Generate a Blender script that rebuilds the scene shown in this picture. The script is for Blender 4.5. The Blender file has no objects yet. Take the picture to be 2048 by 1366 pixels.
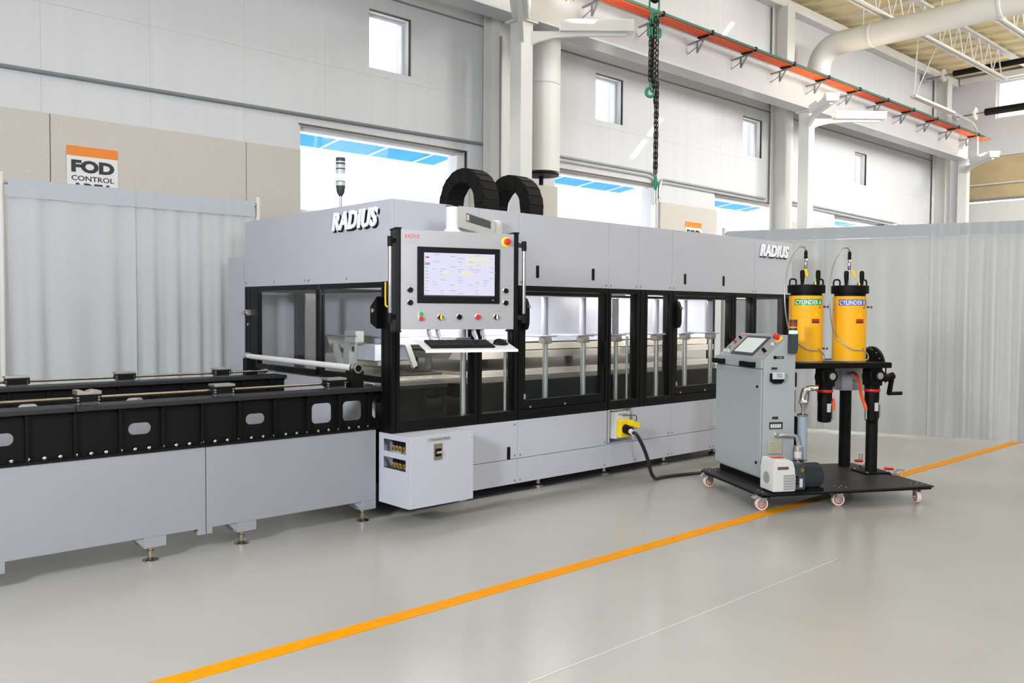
import bpy, bmesh, math, random
from mathutils import Vector, Matrix
random.seed(7)
S = bpy.context.scene
COL = S.collection
R_ = math.radians
# ------------------------------------------------------------------ camera
F_PX, YAW, PITCH, ROLL = 1725.0, R_(47.6), R_(-2.0), R_(0.38)
CAM = Vector((0, 0, 1.5))
_f = Vector((math.cos(YAW) * math.cos(PITCH), math.sin(YAW) * math.cos(PITCH), math.sin(PITCH)))
_r0 = Vector((math.sin(YAW), -math.cos(YAW), 0)); _u0 = _r0.cross(_f)
_r = math.cos(ROLL) * _r0 + math.sin(ROLL) * _u0
_u = -math.sin(ROLL) * _r0 + math.cos(ROLL) * _u0
cd = bpy.data.cameras.new('camera'); cam = bpy.data.objects.new('camera', cd); COL.objects.link(cam)
cam.matrix_world = Matrix(((_r.x, _u.x, -_f.x, CAM.x), (_r.y, _u.y, -_f.y, CAM.y), (_r.z, _u.z, -_f.z, CAM.z), (0, 0, 0, 1)))
cd.sensor_width = 36; cd.lens = F_PX / 2048 * 36; cd.clip_start = 0.05; cd.clip_end = 200
S.camera = cam
# ------------------------------------------------------------------ world, sun, lamps, exposure
W = bpy.data.worlds.new('sky'); S.world = W; W.use_nodes = True
W.node_tree.nodes['Background'].inputs[0].default_value = (0.95, 0.97, 1.0, 1)
W.node_tree.nodes['Background'].inputs[1].default_value = 1.5
S.view_settings.view_transform = 'Standard'; S.view_settings.look = 'None'
S.view_settings.gamma = 1; S.view_settings.use_curve_mapping = False
S.view_settings.exposure = 0.35
def lamp(name, kind, loc, aim, energy, color=(1, 1, 1), size=1, sy=None, **k):
    d = bpy.data.lights.new(name, kind); o = bpy.data.objects.new(name, d); COL.objects.link(o)
    d.energy = energy; d.color = color; o.location = loc
    o.rotation_euler = (Vector(aim) - Vector(loc)).to_track_quat('-Z', 'Y').to_euler()
    if kind == 'AREA':
        d.size = size
        if sy: d.shape = 'RECTANGLE'; d.size_y = sy
    for a, b in k.items(): setattr(d, a, b)
    return o
lamp('sun', 'SUN', (30, 0, 30), (29, .35, 29), 24.0, (1, .97, .9), angle=R_(0.3))
lamp('softbox_left', 'AREA', (-2.3, 1.9, 3.0), (4.2, 5.4, 1.9), 310, (.96, .98, 1), .9)
lamp('softbox_right', 'AREA', (1.3, -1.1, 2.9), (5.1, 5.0, 1.95), 130, (.96, .98, 1), .9)
for x, y, e in ((1, 2.5, 34), (6.2, 2.5, 38), (11.5, 2.5, 50), (1, -4, 80), (6.2, -4, 70), (11.5, -4, 60), (17, 1, 120), (21, 3.5, 150), (3.5, 6.6, 22), (9, 6.8, 40)):
    lamp('high_bay_lamp', 'AREA', (x, y, 6.7), (x, y, 0), e, (.93, .965, 1), 1.1)
for x in (13, 18): lamp('wall_fill', 'AREA', (x, -2.5, 6.4), (x + 1.5, 9, 4.2), 260, (1, .985, .955), 2.6, spread=R_(110))  # added unseen fill lights, aimed to brighten the far windowed wall
for x in (10, 16, 21): lamp('ceiling_fill', 'AREA', (x, -1.5, 5.2), (x, -1, 8), 110, (1, .88, .62), 1.2)  # added unseen warm fill lights that brighten the roof from below
# ------------------------------------------------------------------ helpers
def lin(c):
    return tuple(((v / 255) / 12.92 if v / 255 <= .04045 else ((v / 255 + .055) / 1.055) ** 2.4) for v in c)
MATS = {}
def mat(name, rgb, rough=.5, metal=0, noise=0, nscale=8, spec=.5, emit=None, estr=0, coat=0, trans=0, stretch=None, bump=0, alpha=None):
    if name in MATS: return MATS[name]
    m = bpy.data.materials.new(name); m.use_nodes = True; nt = m.node_tree; b = nt.nodes['Principled BSDF']
    c = lin(rgb); b.inputs['Base Color'].default_value = (*c, 1)
    b.inputs['Roughness'].default_value = rough; b.inputs['Metallic'].default_value = metal
    b.inputs['Specular IOR Level'].default_value = spec
    if coat: b.inputs['Coat Weight'].default_value = coat; b.inputs['Coat Roughness'].default_value = .08
    if emit: b.inputs['Emission Color'].default_value = (*lin(emit), 1); b.inputs['Emission Strength'].default_value = estr
    if noise or bump:
        tc = nt.nodes.new('ShaderNodeTexCoord'); n = nt.nodes.new('ShaderNodeTexNoise'); n.inputs['Scale'].default_value = nscale; n.inputs['Detail'].default_value = 6
        mp = nt.nodes.new('ShaderNodeMapping'); nt.links.new(tc.outputs['Object'], mp.inputs[0]); nt.links.new(mp.outputs[0], n.inputs['Vector'])
        if stretch: mp.inputs['Scale'].default_value = stretch
        if noise:
            r = nt.nodes.new('ShaderNodeValToRGB')
            r.color_ramp.elements[0].position = .3; r.color_ramp.elements[1].position = .7
            r.color_ramp.elements[0].color = (*[max(0, v * (1 - noise)) for v in c], 1); r.color_ramp.elements[1].color = (*[min(1, v * (1 + noise)) for v in c], 1)
            nt.links.new(n.outputs[0], r.inputs[0]); nt.links.new(r.outputs[0], b.inputs['Base Color'])
        if bump:
            bp = nt.nodes.new('ShaderNodeBump'); bp.inputs['Strength'].default_value = bump; bp.inputs['Distance'].default_value = .01
            nt.links.new(n.outputs[0], bp.inputs['Height']); nt.links.new(bp.outputs[0], b.inputs['Normal'])
    if trans:
        t = nt.nodes.new('ShaderNodeBsdfTranslucent'); t.inputs[0].default_value = (*c, 1); mx = nt.nodes.new('ShaderNodeMixShader'); mx.inputs[0].default_value = trans
        nt.links.new(b.outputs[0], mx.inputs[1]); nt.links.new(t.outputs[0], mx.inputs[2]); nt.links.new(mx.outputs[0], nt.nodes['Material Output'].inputs[0])
    MATS[name] = m; return m
def glassmat(name, tint, refl=.08, rough=.0):
    m = bpy.data.materials.new(name); m.use_nodes = True; nt = m.node_tree; nt.nodes.remove(nt.nodes['Principled BSDF'])
    t = nt.nodes.new('ShaderNodeBsdfTransparent'); t.inputs[0].default_value = (*tint, 1)
    g = nt.nodes.new('ShaderNodeBsdfGlossy'); g.inputs['Roughness'].default_value = rough; g.inputs[0].default_value = (1, 1, 1, 1)
    fr = nt.nodes.new('ShaderNodeLayerWeight'); pw = nt.nodes.new('ShaderNodeMath'); pw.operation = 'POWER'; pw.inputs[1].default_value = 5
    nt.links.new(fr.outputs['Facing'], pw.inputs[0])
    mt = nt.nodes.new('ShaderNodeMath'); mt.operation = 'MULTIPLY_ADD'; mt.inputs[1].default_value = 1 - refl; mt.inputs[2].default_value = refl
    nt.links.new(pw.outputs[0], mt.inputs[0])
    mx = nt.nodes.new('ShaderNodeMixShader'); nt.links.new(mt.outputs[0], mx.inputs[0]); nt.links.new(t.outputs[0], mx.inputs[1]); nt.links.new(g.outputs[0], mx.inputs[2])
    nt.links.new(mx.outputs[0], nt.nodes['Material Output'].inputs[0]); MATS[name] = m; return m
OFF = {}
class MB:
    def __init__(s): s.v = []; s.f = []
    def add(s, vs, fs):
        n = len(s.v); s.v += [tuple(p) for p in vs]; s.f += [tuple(i + n for i in f) for f in fs]; return s
    def box(s, x0, x1, y0, y1, z0, z1):
        return s.add([(x, y, z) for z in (z0, z1) for y in (y0, y1) for x in (x0, x1)], [(0, 2, 3, 1), (4, 5, 7, 6), (0, 1, 5, 4), (2, 6, 7, 3), (0, 4, 6, 2), (1, 3, 7, 5)])
    def obox(s, p0, p1, w, h, up=(0, 0, 1)):
        p0 = Vector(p0); p1 = Vector(p1); d = (p1 - p0).normalized(); u = Vector(up)
        if abs(d.dot(u)) > .99: u = Vector((1, 0, 0))
        a = d.cross(u).normalized() * w / 2; b = a.cross(d).normalized() * h / 2
        return s.add([p + i * a + j * b for p in (p0, p1) for j in (-1, 1) for i in (-1, 1)], [(0, 2, 3, 1), (4, 5, 7, 6), (0, 1, 5, 4), (2, 6, 7, 3), (0, 4, 6, 2), (1, 3, 7, 5)])
    def cyl(s, p0, p1, r0, r1=None, n=16):
        p0 = Vector(p0); p1 = Vector(p1); r1 = r0 if r1 is None else r1
        d = (p1 - p0).normalized(); u = Vector((0, 0, 1)) if abs(d.z) < .9 else Vector((1, 0, 0))
        a = d.cross(u).normalized(); b = d.cross(a)
        vs = [p + (a * math.cos(t) + b * math.sin(t)) * r for p, r in ((p0, r0), (p1, r1)) for t in [2 * math.pi * i / n for i in range(n)]]
        return s.add(vs, [(i, n + i, n + (i + 1) % n, (i + 1) % n) for i in range(n)] + [tuple(range(n)), tuple(range(2 * n - 1, n - 1, -1))])
    def lathe(s, c, prof, n=24, axis=(0, 0, 1), caps=True):
        d = Vector(axis).normalized(); u = Vector((0, 0, 1)) if abs(d.z) < .9 else Vector((1, 0, 0))
        a = u.cross(d).normalized(); b = d.cross(a); c = Vector(c); k = len(prof)
        vs = [c + d * z + (a * math.cos(2 * math.pi * i / n) + b * math.sin(2 * math.pi * i / n)) * max(r, .0001) for r, z in prof for i in range(n)]
        fs = [(j * n + i, j * n + (i + 1) % n, (j + 1) * n + (i + 1) % n, (j + 1) * n + i) for j in range(k - 1) for i in range(n)]
        return s.add(vs, fs + ([tuple(range(n - 1, -1, -1)), tuple(range((k - 1) * n, k * n))] if caps else []))
    def prism(s, poly, axis, a, b):
        g = {'x': lambda p, t: (t, p[0], p[1]), 'y': lambda p, t: (p[0], t, p[1]), 'z': lambda p, t: (p[0], p[1], t)}[axis]
        n = len(poly)
        return s.add([g(p, t) for t in (a, b) for p in poly], [(i, (i + 1) % n, n + (i + 1) % n, n + i) for i in range(n)] + [tuple(range(n - 1, -1, -1)), tuple(range(n, 2 * n))])
    def tube(s, path, r, n=8, closed=False):
        P = [Vector(p) for p in path]; m = len(P); vs = []; pa = None
        for i, p in enumerate(P):
            if closed: d = P[(i + 1) % m] - P[i - 1]
            else: d = P[min(i + 1, m - 1)] - P[max(i - 1, 0)]
            d.normalize()
            if pa is None: u = Vector((0, 0, 1)) if abs(d.z) < .9 else Vector((1, 0, 0)); a = d.cross(u).normalized()
            else: a = (pa - d * pa.dot(d)).normalized()
            pa = a; b = d.cross(a); rr = r[i] if isinstance(r, (list, tuple)) else r
            vs += [p + (a * math.cos(2 * math.pi * k / n) + b * math.sin(2 * math.pi * k / n)) * rr for k in range(n)]
        fs = [(j * n + k, j * n + (k + 1) % n, (j + 1) % m * n + (k + 1) % n, (j + 1) % m * n + k) for j in range(m if closed else m - 1) for k in range(n)]
        if not closed: fs += [tuple(range(n - 1, -1, -1)), tuple(range((m - 1) * n, m * n))]
        return s.add(vs, fs)
    def ball(s, c, r, n=12, sz=1):
        return s.lathe((c[0], c[1], c[2]), [(r * math.cos(t), r * sz * math.sin(t)) for t in [-math.pi / 2 + math.pi * i / (n // 2) for i in range(n // 2 + 1)]], n)
    def map(s, fn): s.v = [tuple(fn(*p)) for p in s.v]; return s
    def build(s, name, m, parent=None, smooth=False, bevel=0, label=None):
        off = Vector((0, 0, 0)); root = parent
        while root is not None and root.parent is not None: root = root.parent
        if root is not None: off = OFF.get(root.name, off)
        me = bpy.data.meshes.new(name); me.from_pydata([Vector(p) - off for p in s.v], [], s.f); me.validate()
        bm = bmesh.new(); bm.from_mesh(me); bmesh.ops.delete(bm, geom=[v for v in bm.verts if not v.link_faces], context='VERTS'); bmesh.ops.recalc_face_normals(bm, faces=bm.faces)
        if bevel: bmesh.ops.bevel(bm, geom=[e for e in bm.edges if len(e.link_faces) == 2 and e.calc_face_angle(0) > .6], offset=bevel, segments=2, affect='EDGES', clamp_overlap=True, profile=.6)
        bm.to_mesh(me); bm.free()
        if smooth or bevel: me.shade_smooth(); me.set_sharp_from_angle(angle=R_(38))
        me.materials.append(MATS[m] if isinstance(m, str) else m)
        o = bpy.data.objects.new(name, me); COL.objects.link(o); o.parent = parent
        if bevel: o.modifiers.new('weighted', 'WEIGHTED_NORMAL').keep_sharp = True
        if label: o['label'] = label
        return o
def tag(o, label=None, cat=None, group=None, kind=None):
    for k, v in (('label', label), ('category', cat), ('group', group), ('kind', kind)):
        if v: o[k] = v
    return o
def thing(name, label, cat, loc=(0, 0, 0), rotz=0, group=None, local=False, kind=None):
    o = bpy.data.objects.new(name, None); COL.objects.link(o); o.location = loc; o.rotation_euler.z = rotz; o.empty_display_size = .1
    OFF[o.name] = Vector((0, 0, 0)) if local else Vector(loc)
    return tag(o, label, cat, group, kind)
def inst(me_obj, name, loc, parent):
    off = OFF.get(parent.name, Vector((0, 0, 0))) if parent.parent is None else OFF.get(parent.parent.name, Vector((0, 0, 0)))
    o = bpy.data.objects.new(name, me_obj.data); COL.objects.link(o); o.parent = parent; o.location = Vector(loc) - off; return o
def dup(o, parent=None):
    c = o.copy(); COL.objects.link(c); c.parent = parent
    for ch in o.children: dup(ch, c)
    if parent is None: OFF[c.name] = OFF.get(o.name, Vector((0, 0, 0)))
    return c
def text(s, size, mapf, ext=0, shear=0, bold=0, xs=1, align='LEFT', sp=1.0):
    cu = bpy.data.curves.new('t', 'FONT'); cu.body = s; cu.size = size; cu.shear = shear; cu.offset = bold; cu.extrude = ext; cu.resolution_u = 3; cu.align_x = align; cu.space_character = sp
    o = bpy.data.objects.new('t', cu); COL.objects.link(o); dg = bpy.context.evaluated_depsgraph_get()
    me = bpy.data.meshes.new_from_object(o.evaluated_get(dg)); b = MB()
    b.add([mapf(v.co.x * xs, v.co.y, v.co.z) for v in me.vertices], [tuple(p.vertices) for p in me.polygons])
    bpy.data.objects.remove(o); bpy.data.curves.remove(cu); bpy.data.meshes.remove(me); return b
def bez(pts, n=8):
    P = [Vector(p) for p in pts]; out = []
    for i in range(len(P) - 1):
        p0 = P[max(i - 1, 0)]; p1 = P[i]; p2 = P[i + 1]; p3 = P[min(i + 2, len(P) - 1)]
        for k in range(n):
            t = k / n; out.append(.5 * ((2 * p1) + (p2 - p0) * t + (2 * p0 - 5 * p1 + 4 * p2 - p3) * t * t + (3 * p1 - p0 - 3 * p2 + p3) * t ** 3))
    return out + [P[-1]]
def rects_minus(r, holes):
    out = [r]
    for h in holes:
        nxt = []
        for (a, b, c, d) in out:
            x0, x1, z0, z1 = max(a, h[0]), min(b, h[1]), max(c, h[2]), min(d, h[3])
            if x0 >= x1 or z0 >= z1: nxt.append((a, b, c, d)); continue
            if a < x0: nxt.append((a, x0, c, d))
            if x1 < b: nxt.append((x1, b, c, d))
            if c < z0: nxt.append((x0, x1, c, z0))
            if z1 < d: nxt.append((x0, x1, z1, d))
        out = nxt
    return out
# ------------------------------------------------------------------ materials
mat('panel_grey', (178, 181, 192), .42, noise=.015, nscale=3, spec=.4)
mat('base_grey', (138, 140, 147), .45, noise=.015, nscale=3, spec=.4)
mat('cab_grey', (158, 166, 169), .4, noise=.02, nscale=4)
mat('black', (10, 10, 11), .5, noise=.1, nscale=20, spec=.16)
mat('black_matte', (17, 17, 18), .6, noise=.1, nscale=20, spec=.18)
mat('black_extr', (9, 9, 10), .42, spec=.2, noise=.08, nscale=30)
mat('plate_black', (34, 34, 36), .5, noise=.12, nscale=30, spec=.3)
mat('chrome', (200, 200, 204), .2, 1, noise=.03)
mat('steel', (214, 210, 202), .36, 1, noise=.05, nscale=14, stretch=(1, 30, 1))
mat('steel_soft', (188, 184, 176), .38, 1, noise=.06, nscale=10, stretch=(1, 20, 1))
mat('zinc', (206, 212, 210), .3, .85, noise=.05, nscale=20)
mat('platen', (232, 222, 210), .26, .6, noise=.05, nscale=8, stretch=(1, 18, 1))
mat('cast_grey', (158, 160, 156), .5, noise=.04)
mat('nickel', (182, 172, 152), .22, 1, noise=.05)
mat('alu', (162, 162, 166), .45, .3, noise=.02, nscale=40, stretch=(1, 1, 20))
mat('white', (214, 215, 219), .4, noise=.01)
mat('offwhite', (206, 207, 206), .45, noise=.02)
mat('head_grey', (150, 150, 160), .35, noise=.01)  # plain pale grey of the press head and rod sleeves
mat('text_white', (242, 243, 250), .4, noise=.005)
mat('text_dark', (40, 40, 44), .5, noise=.02)
mat('text_mid', (150, 150, 152), .5, noise=.02)
mat('text_red', (200, 60, 66), .5, noise=.02)
mat('red', (196, 30, 36), .35, noise=.03)
mat('green', (30, 150, 80), .35, noise=.03)
mat('yellow', (240, 205, 20), .4, noise=.03)
mat('orange_cable', (240, 92, 36), .45, noise=.03)
mat('rail_orange', (230, 96, 44), .5, noise=.04)
mat('rail_green', (52, 92, 80), .5, noise=.04)
mat('line_orange', (212, 138, 0), .5, noise=.06, nscale=12, spec=.08)
mat('sign_orange', (222, 128, 40), .5, noise=.02)
mat('cyl_yellow', (242, 178, 30), .4, noise=.02, spec=.25)
mat('blue_strip', (58, 92, 200), .4, noise=.03)
mat('brass', (190, 160, 70), .3, .9, noise=.06)
mat('steel_paint', (208, 208, 206), .5, noise=.02, nscale=2)
mat('beam_grey', (174, 175, 178), .42, noise=.03, nscale=2)
mat('wall', (199, 201, 206), .75, noise=.02, nscale=1.5, stretch=(6, 1, .35))
mat('wainscot', (190, 186, 180), .9, noise=.05, nscale=60, bump=.5)
mat('ceiling', (228, 214, 178), .8, noise=.03, nscale=1)
mat('dark_frame', (90, 78, 62), .6, noise=.05)
mat('conduit', (176, 180, 182), .4, .5, noise=.05)
mat('conduit_dark', (120, 124, 128), .5, noise=.05)
mat('awning_blue', (70, 188, 232), .7, noise=.06, nscale=4, trans=.5)
mat('concrete', (196, 193, 186), .8, noise=.05, nscale=1)
mat('drape', (203, 208, 213), .9, noise=.02, nscale=90, stretch=(1, 1, .2), trans=.3)
mat('drape_hem', (180, 187, 196), .9, noise=.03, nscale=90, trans=.12)
mat('link_green', (24, 130, 92), .35, noise=.05)
mat('link_black', (20, 20, 23), .45, 0, noise=.1)
mat('door_tan', (178, 160, 124), .7, noise=.12, nscale=2)
mat('rubber', (20, 20, 21), .55, noise=.1, nscale=30)
mat('caster_white', (226, 214, 206), .5, noise=.03)
mat('pump_dark', (52, 58, 64), .5, noise=.06, nscale=20)
mat('vent_beige', (176, 172, 152), .6, noise=.03)
mat('clear_blue', (146, 160, 174), .2, noise=.05, spec=.7)
mat('hose_grey', (168, 172, 176), .35, .5, noise=.05)
mat('hose_white', (158, 155, 148), .35, .5, noise=.05)
mat('screen_ui', (30, 30, 32), .3, spec=.2, emit=(220, 218, 240), estr=.82, noise=.002)
mat('screen_cream', (30, 30, 28), .3, spec=.2, emit=(232, 230, 205), estr=.8, noise=.002)
mat('screen_grey', (30, 30, 32), .3, spec=.2, emit=(170, 170, 192), estr=.7, noise=.002)
mat('screen_red', (40, 20, 22), .3, spec=.2, emit=(210, 90, 110), estr=.7, noise=.002)
mat('lcd', (190, 198, 196), .3, emit=(180, 190, 190), estr=.25, noise=.01)
mat('led_green', (120, 255, 200), .3, emit=(90, 255, 180), estr=4, noise=.002)
mat('led_white', (235, 255, 245), .3, emit=(240, 255, 246), estr=5, noise=.002)
mat('lens_red', (190, 30, 30), .2, noise=.02)
mat('lens_amber', (220, 160, 30), .2, noise=.02)
mat('lens_clear', (190, 196, 200), .2, noise=.02)
mat('lamp_lens', (255, 244, 214), .4, emit=(255, 238, 200), estr=3, noise=.002)
glassmat('glass', (.94, .95, .955), .016); glassmat('glass_win', (.97, .98, .99), .003); glassmat('glass_tube', (.75, .84, .92), .12)
def floor_mat():
    m = bpy.data.materials.new('epoxy_floor'); m.use_nodes = True; nt = m.node_tree; b = nt.nodes['Principled BSDF']; L = nt.links
    tc = nt.nodes.new('ShaderNodeTexCoord')
    n1 = nt.nodes.new('ShaderNodeTexNoise'); n1.inputs['Scale'].default_value = .5; n1.inputs['Detail'].default_value = 8
    n2 = nt.nodes.new('ShaderNodeTexNoise'); n2.inputs['Scale'].default_value = 9; n2.inputs['Detail'].default_value = 4
    r1 = nt.nodes.new('ShaderNodeValToRGB'); c0, c1 = lin((157, 156, 153)), lin((170, 169, 167))
    r1.color_ramp.elements[0].position = .3; r1.color_ramp.elements[1].position = .7
    r1.color_ramp.elements[0].color = (*c0, 1); r1.color_ramp.elements[1].color = (*c1, 1)
    v = nt.nodes.new('ShaderNodeTexVoronoi'); v.inputs['Scale'].default_value = 1.3
    r2 = nt.nodes.new('ShaderNodeValToRGB'); r2.color_ramp.elements[0].position = .007; r2.color_ramp.elements[1].position = .016
    r2.color_ramp.elements[0].color = (.35, .33, .3, 1); r2.color_ramp.elements[1].color = (1, 1, 1, 1)
    mx = nt.nodes.new('ShaderNodeMixRGB'); mx.blend_type = 'MULTIPLY'; mx.inputs[0].default_value = .8
    for n in (n1, n2, v): L.new(tc.outputs['Object'], n.inputs['Vector'])
    L.new(n1.outputs[0], r1.inputs[0]); L.new(v.outputs['Distance'], r2.inputs[0]); L.new(r1.outputs[0], mx.inputs[1]); L.new(r2.outputs[0], mx.inputs[2]); L.new(mx.outputs[0], b.inputs['Base Color'])
    rr = nt.nodes.new('ShaderNodeMapRange'); rr.inputs['To Min'].default_value = .21; rr.inputs['To Max'].default_value = .25; L.new(n1.outputs[0], rr.inputs[0]); L.new(rr.outputs[0], b.inputs['Roughness'])
    b.inputs['Specular IOR Level'].default_value = .5; MATS['epoxy_floor'] = m
floor_mat()
# ================================================================== SETTING
WY = 9.0
fl = MB().box(-7, 23.9, -9, 9.3, -.1, 0).build('floor', 'epoxy_floor'); tag(fl, 'glossy light grey epoxy floor of the hall', 'floor', kind='structure')
tag(MB().box(-3, 23.4, 3.4, 3.5, .0005, .0025).build('floor_stripe', 'line_orange'), 'long orange painted line across the glossy grey floor', 'floor marking')
tag(MB().box(-10, 40, 9.3, 40, -.12, -.02).build('ground_outside', 'concrete'), 'pale concrete ground outside the windows', 'ground', kind='structure')
WINS = [(5.84, 6.436, 4.455, 5.14), (9.92, 10.535, 4.455, 5.14), (13.96, 14.57, 4.43, 5.12), (18.35, 18.865, 4.36, 5.03), (1.8, 2.42, 4.455, 5.14), (-2.2, -1.6, 4.455, 5.14)]
OPENS = [(4.91, 7.355, 2.62, 3.62), (9.05, 11.45, 2.62, 3.6), (13.1, 15.46, 2.62, 3.6), (17.5, 19.8, 2.62, 3.57)]
HOLES = WINS + OPENS
wb = MB()
for (a, b, c, d) in rects_minus((-7, 23.6, 0, 7.6), HOLES): wb.box(a, b, WY + .008, WY + .3, c, d)
wall = wb.build('wall_back', 'wall'); tag(wall, 'high white panelled wall with small square windows', 'wall', kind='structure')
xs = [-6.8 + 1.003 * i for i in range(31)] + [23.6]
for z0, z1 in ((3.335, 4.36), (4.36, 5.33), (5.33, 7.6)):
    for i in range(len(xs) - 1):
        step = 2 if z0 > 5 else 1
        if i % step: continue
        b = MB()
        for (a, bb, c, d) in rects_minus((xs[i] + .0007, xs[min(i + step, len(xs) - 1)] - .0007, z0 + .0007, z1 - .0007), HOLES): b.box(a, bb, WY, WY + .008, c, d)
        if b.f: b.build('wall_sheet', 'wall', wall)
# lower wall: coarse beige boards
def boards(x0, x1, ztop=3.33):
    n = max(1, round((x1 - x0) / 1.95)); w = (x1 - x0) / n
    for i in range(n): MB().box(x0 + i * w + .004, x0 + (i + 1) * w - .004, WY - .035, WY + .006, 0.01, ztop).build('wainscot_board', 'wainscot', wall, bevel=.003)
for x0, x1 in ((-5.5, 4.24), (4.24, 4.9), (7.42, 9.08), (11.5, 13.12), (15.52, 17.5), (19.85, 23.5)): boards(x0, x1)
tag(MB().box(-6.8, 23.5, WY - .018, WY - .001, 5.335, 5.352).build('trim_1', 'conduit_dark'), 'thin ledge running along the upper white wall, shadow line in its dark colour', 'trim', kind='structure')  # dark grey puts the ledge's shadow line into its colour
tag(MB().box(-6.8, 23.5, WY - .2, WY - .002, 7.32, 7.5).build('trim_2', 'steel_paint', bevel=.01), 'white eave beam along the top of the wall', 'trim', kind='structure')
for i, (a, b, c, d) in enumerate(WINS):
    w = thing('window_%d' % (i + 1), 'small square upper window in the white wall', 'window', (a, WY, c), kind='structure')
    f = MB(); t = .035
    f.box(a, b, WY + .12, WY + .2, c, c + t).box(a, b, WY + .12, WY + .2, d - t, d).box(a, a + t, WY + .12, WY + .2, c + t, d - t).box(b - t, b, WY + .12, WY + .2, c + t, d - t)
    f.build('window_frame', 'white', w, bevel=.004)
    MB().box(a + t, b - t, WY + .155, WY + .163, c + t, d - t).build('window_pane', 'glass_win', w)
    MB().box(a, b, WY - .012, WY + .02, d, d + .014).box(b, b + .014, WY - .012, WY + .02, c, d + .014).build('head_flashing', 'dark_frame', w)
for i, (a, b, c, d) in enumerate(OPENS):
    w = thing('window_%d' % (i + 7), 'wide storefront window with a white frame', 'window', (a, WY, c), kind='structure')
    f = MB(); f.box(a, b, WY + .1, WY + .22, d - .05, d).box(b - .13, b, WY + .02, WY + .22, c, d - .05).box(a, a + .04, WY + .1, WY + .22, c, d - .05).box(a, b - .13, WY + .1, WY + .22, c, c + .05)
    f.build('window_frame', 'white', w, bevel=.004)
    MB().box(a + .04, b - .13, WY + .15, WY + .16, c + .05, d - .05).build('window_pane', 'glass_win', w)
    MB().box(a - .02, b + .02, WY - .014, WY + .02, d, d + .018).box(b, b + .016, WY - .014, WY + .02, 3.34, d).build('head_flashing', 'dark_frame', w)
    MB().box(a, b, WY - .03, WY + .3, c - .04, c - .002).build('window_sill', 'offwhite', w)
    aw = thing('awning', 'blue outdoor awning over the window ' + ('beside the first control area sign', 'behind the lifting chain', 'between the second sign and the crane column', 'half hidden by the long pale curtain')[i], 'awning', (a, 9.35, 3.6), group='blue awnings outside the storefront windows')
    xr = b + .24; xl = a - .65
    MB().prism([(9.34, 3.68), (10.03, 3.60), (10.03, 3.5 + .12), (9.34, 3.72)], 'x', xl, xr).build('canopy', 'awning_blue', aw)
    for k in range(5): MB().obox((xr - .38 - .74 * k, 9.34, 3.665), (xr - .38 - .74 * k, 10.02, 3.594), .018, .018).build('rib', 'white', aw)
# end wall and dock door
er = MB()
for (a, b, c, d) in rects_minus((-9, 9.3, 0, 7.6), [(3.2, 7.95, 6.4, 7.32), (3.4, 8.66, 0, 5.47)]): er.box(23.6, 23.9, a, b, c, d)
ew = er.build('wall_right', 'wall'); tag(ew, 'far end wall with a high strip window and dock door', 'wall', kind='structure')
w = thing('window_11', 'high strip window in the far end wall', 'window', (23.6, 5, 6.4), kind='structure')
MB().box(23.7, 23.76, 3.2, 7.95, 6.4, 6.44).box(23.7, 23.76, 3.2, 7.95, 7.28, 7.32).box(23.7, 23.76, 7.9, 7.95, 6.44, 7.28).box(23.7, 23.76, 5.5, 5.55, 6.44, 7.28).build('window_frame', 'white', w)
MB().box(23.72, 23.73, 3.2, 7.9, 6.44, 7.28).build('window_pane', 'glass_win', w)
tag(MB().box(23.45, 23.6, -5, 8.75, 7.36, 7.5).build('trim_3', 'steel_paint'), 'white lintel beam on the far end wall', 'trim', kind='structure')
d1 = thing('door_1', 'sectional dock door, tan upper panel over pale lower sections', 'door', (23.5, 6, 0), kind='structure')
MB().box(23.62, 23.68, 3.4, 8.62, 4.42, 5.46).build('upper_panel', 'door_tan', d1)
MB().box(23.57, 23.63, 3.4, 8.62, 4.36, 4.42).build('bottom_seal', 'conduit_dark', d1)
MB().tube([(23.58, 8.6, 4.78), (23.58, 3.4, 4.78)], .02, 6).build('lift_bar', 'offwhite', d1)
for k in range(7): MB().box(23.62, 23.67, 3.4, 8.62, 4.33 - .62 * (k + 1), 4.325 - .62 * k).build('door_section', 'offwhite', d1)
MB().box(23.5, 23.6, 8.6, 8.72, 0, 5.46).build('door_track', 'conduit_dark', d1)
tag(MB().box(-7.3, 23.9, -9.3, -9, 0, 7.62).build('wall_front', 'wall'), 'white hall wall behind the camera', 'wall', kind='structure')
tag(MB().box(-7.3, -7, -9, 9.3, 0, 7.62).build('wall_left', 'wall'), 'white hall end wall beyond the rail frame', 'wall', kind='structure')
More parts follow.
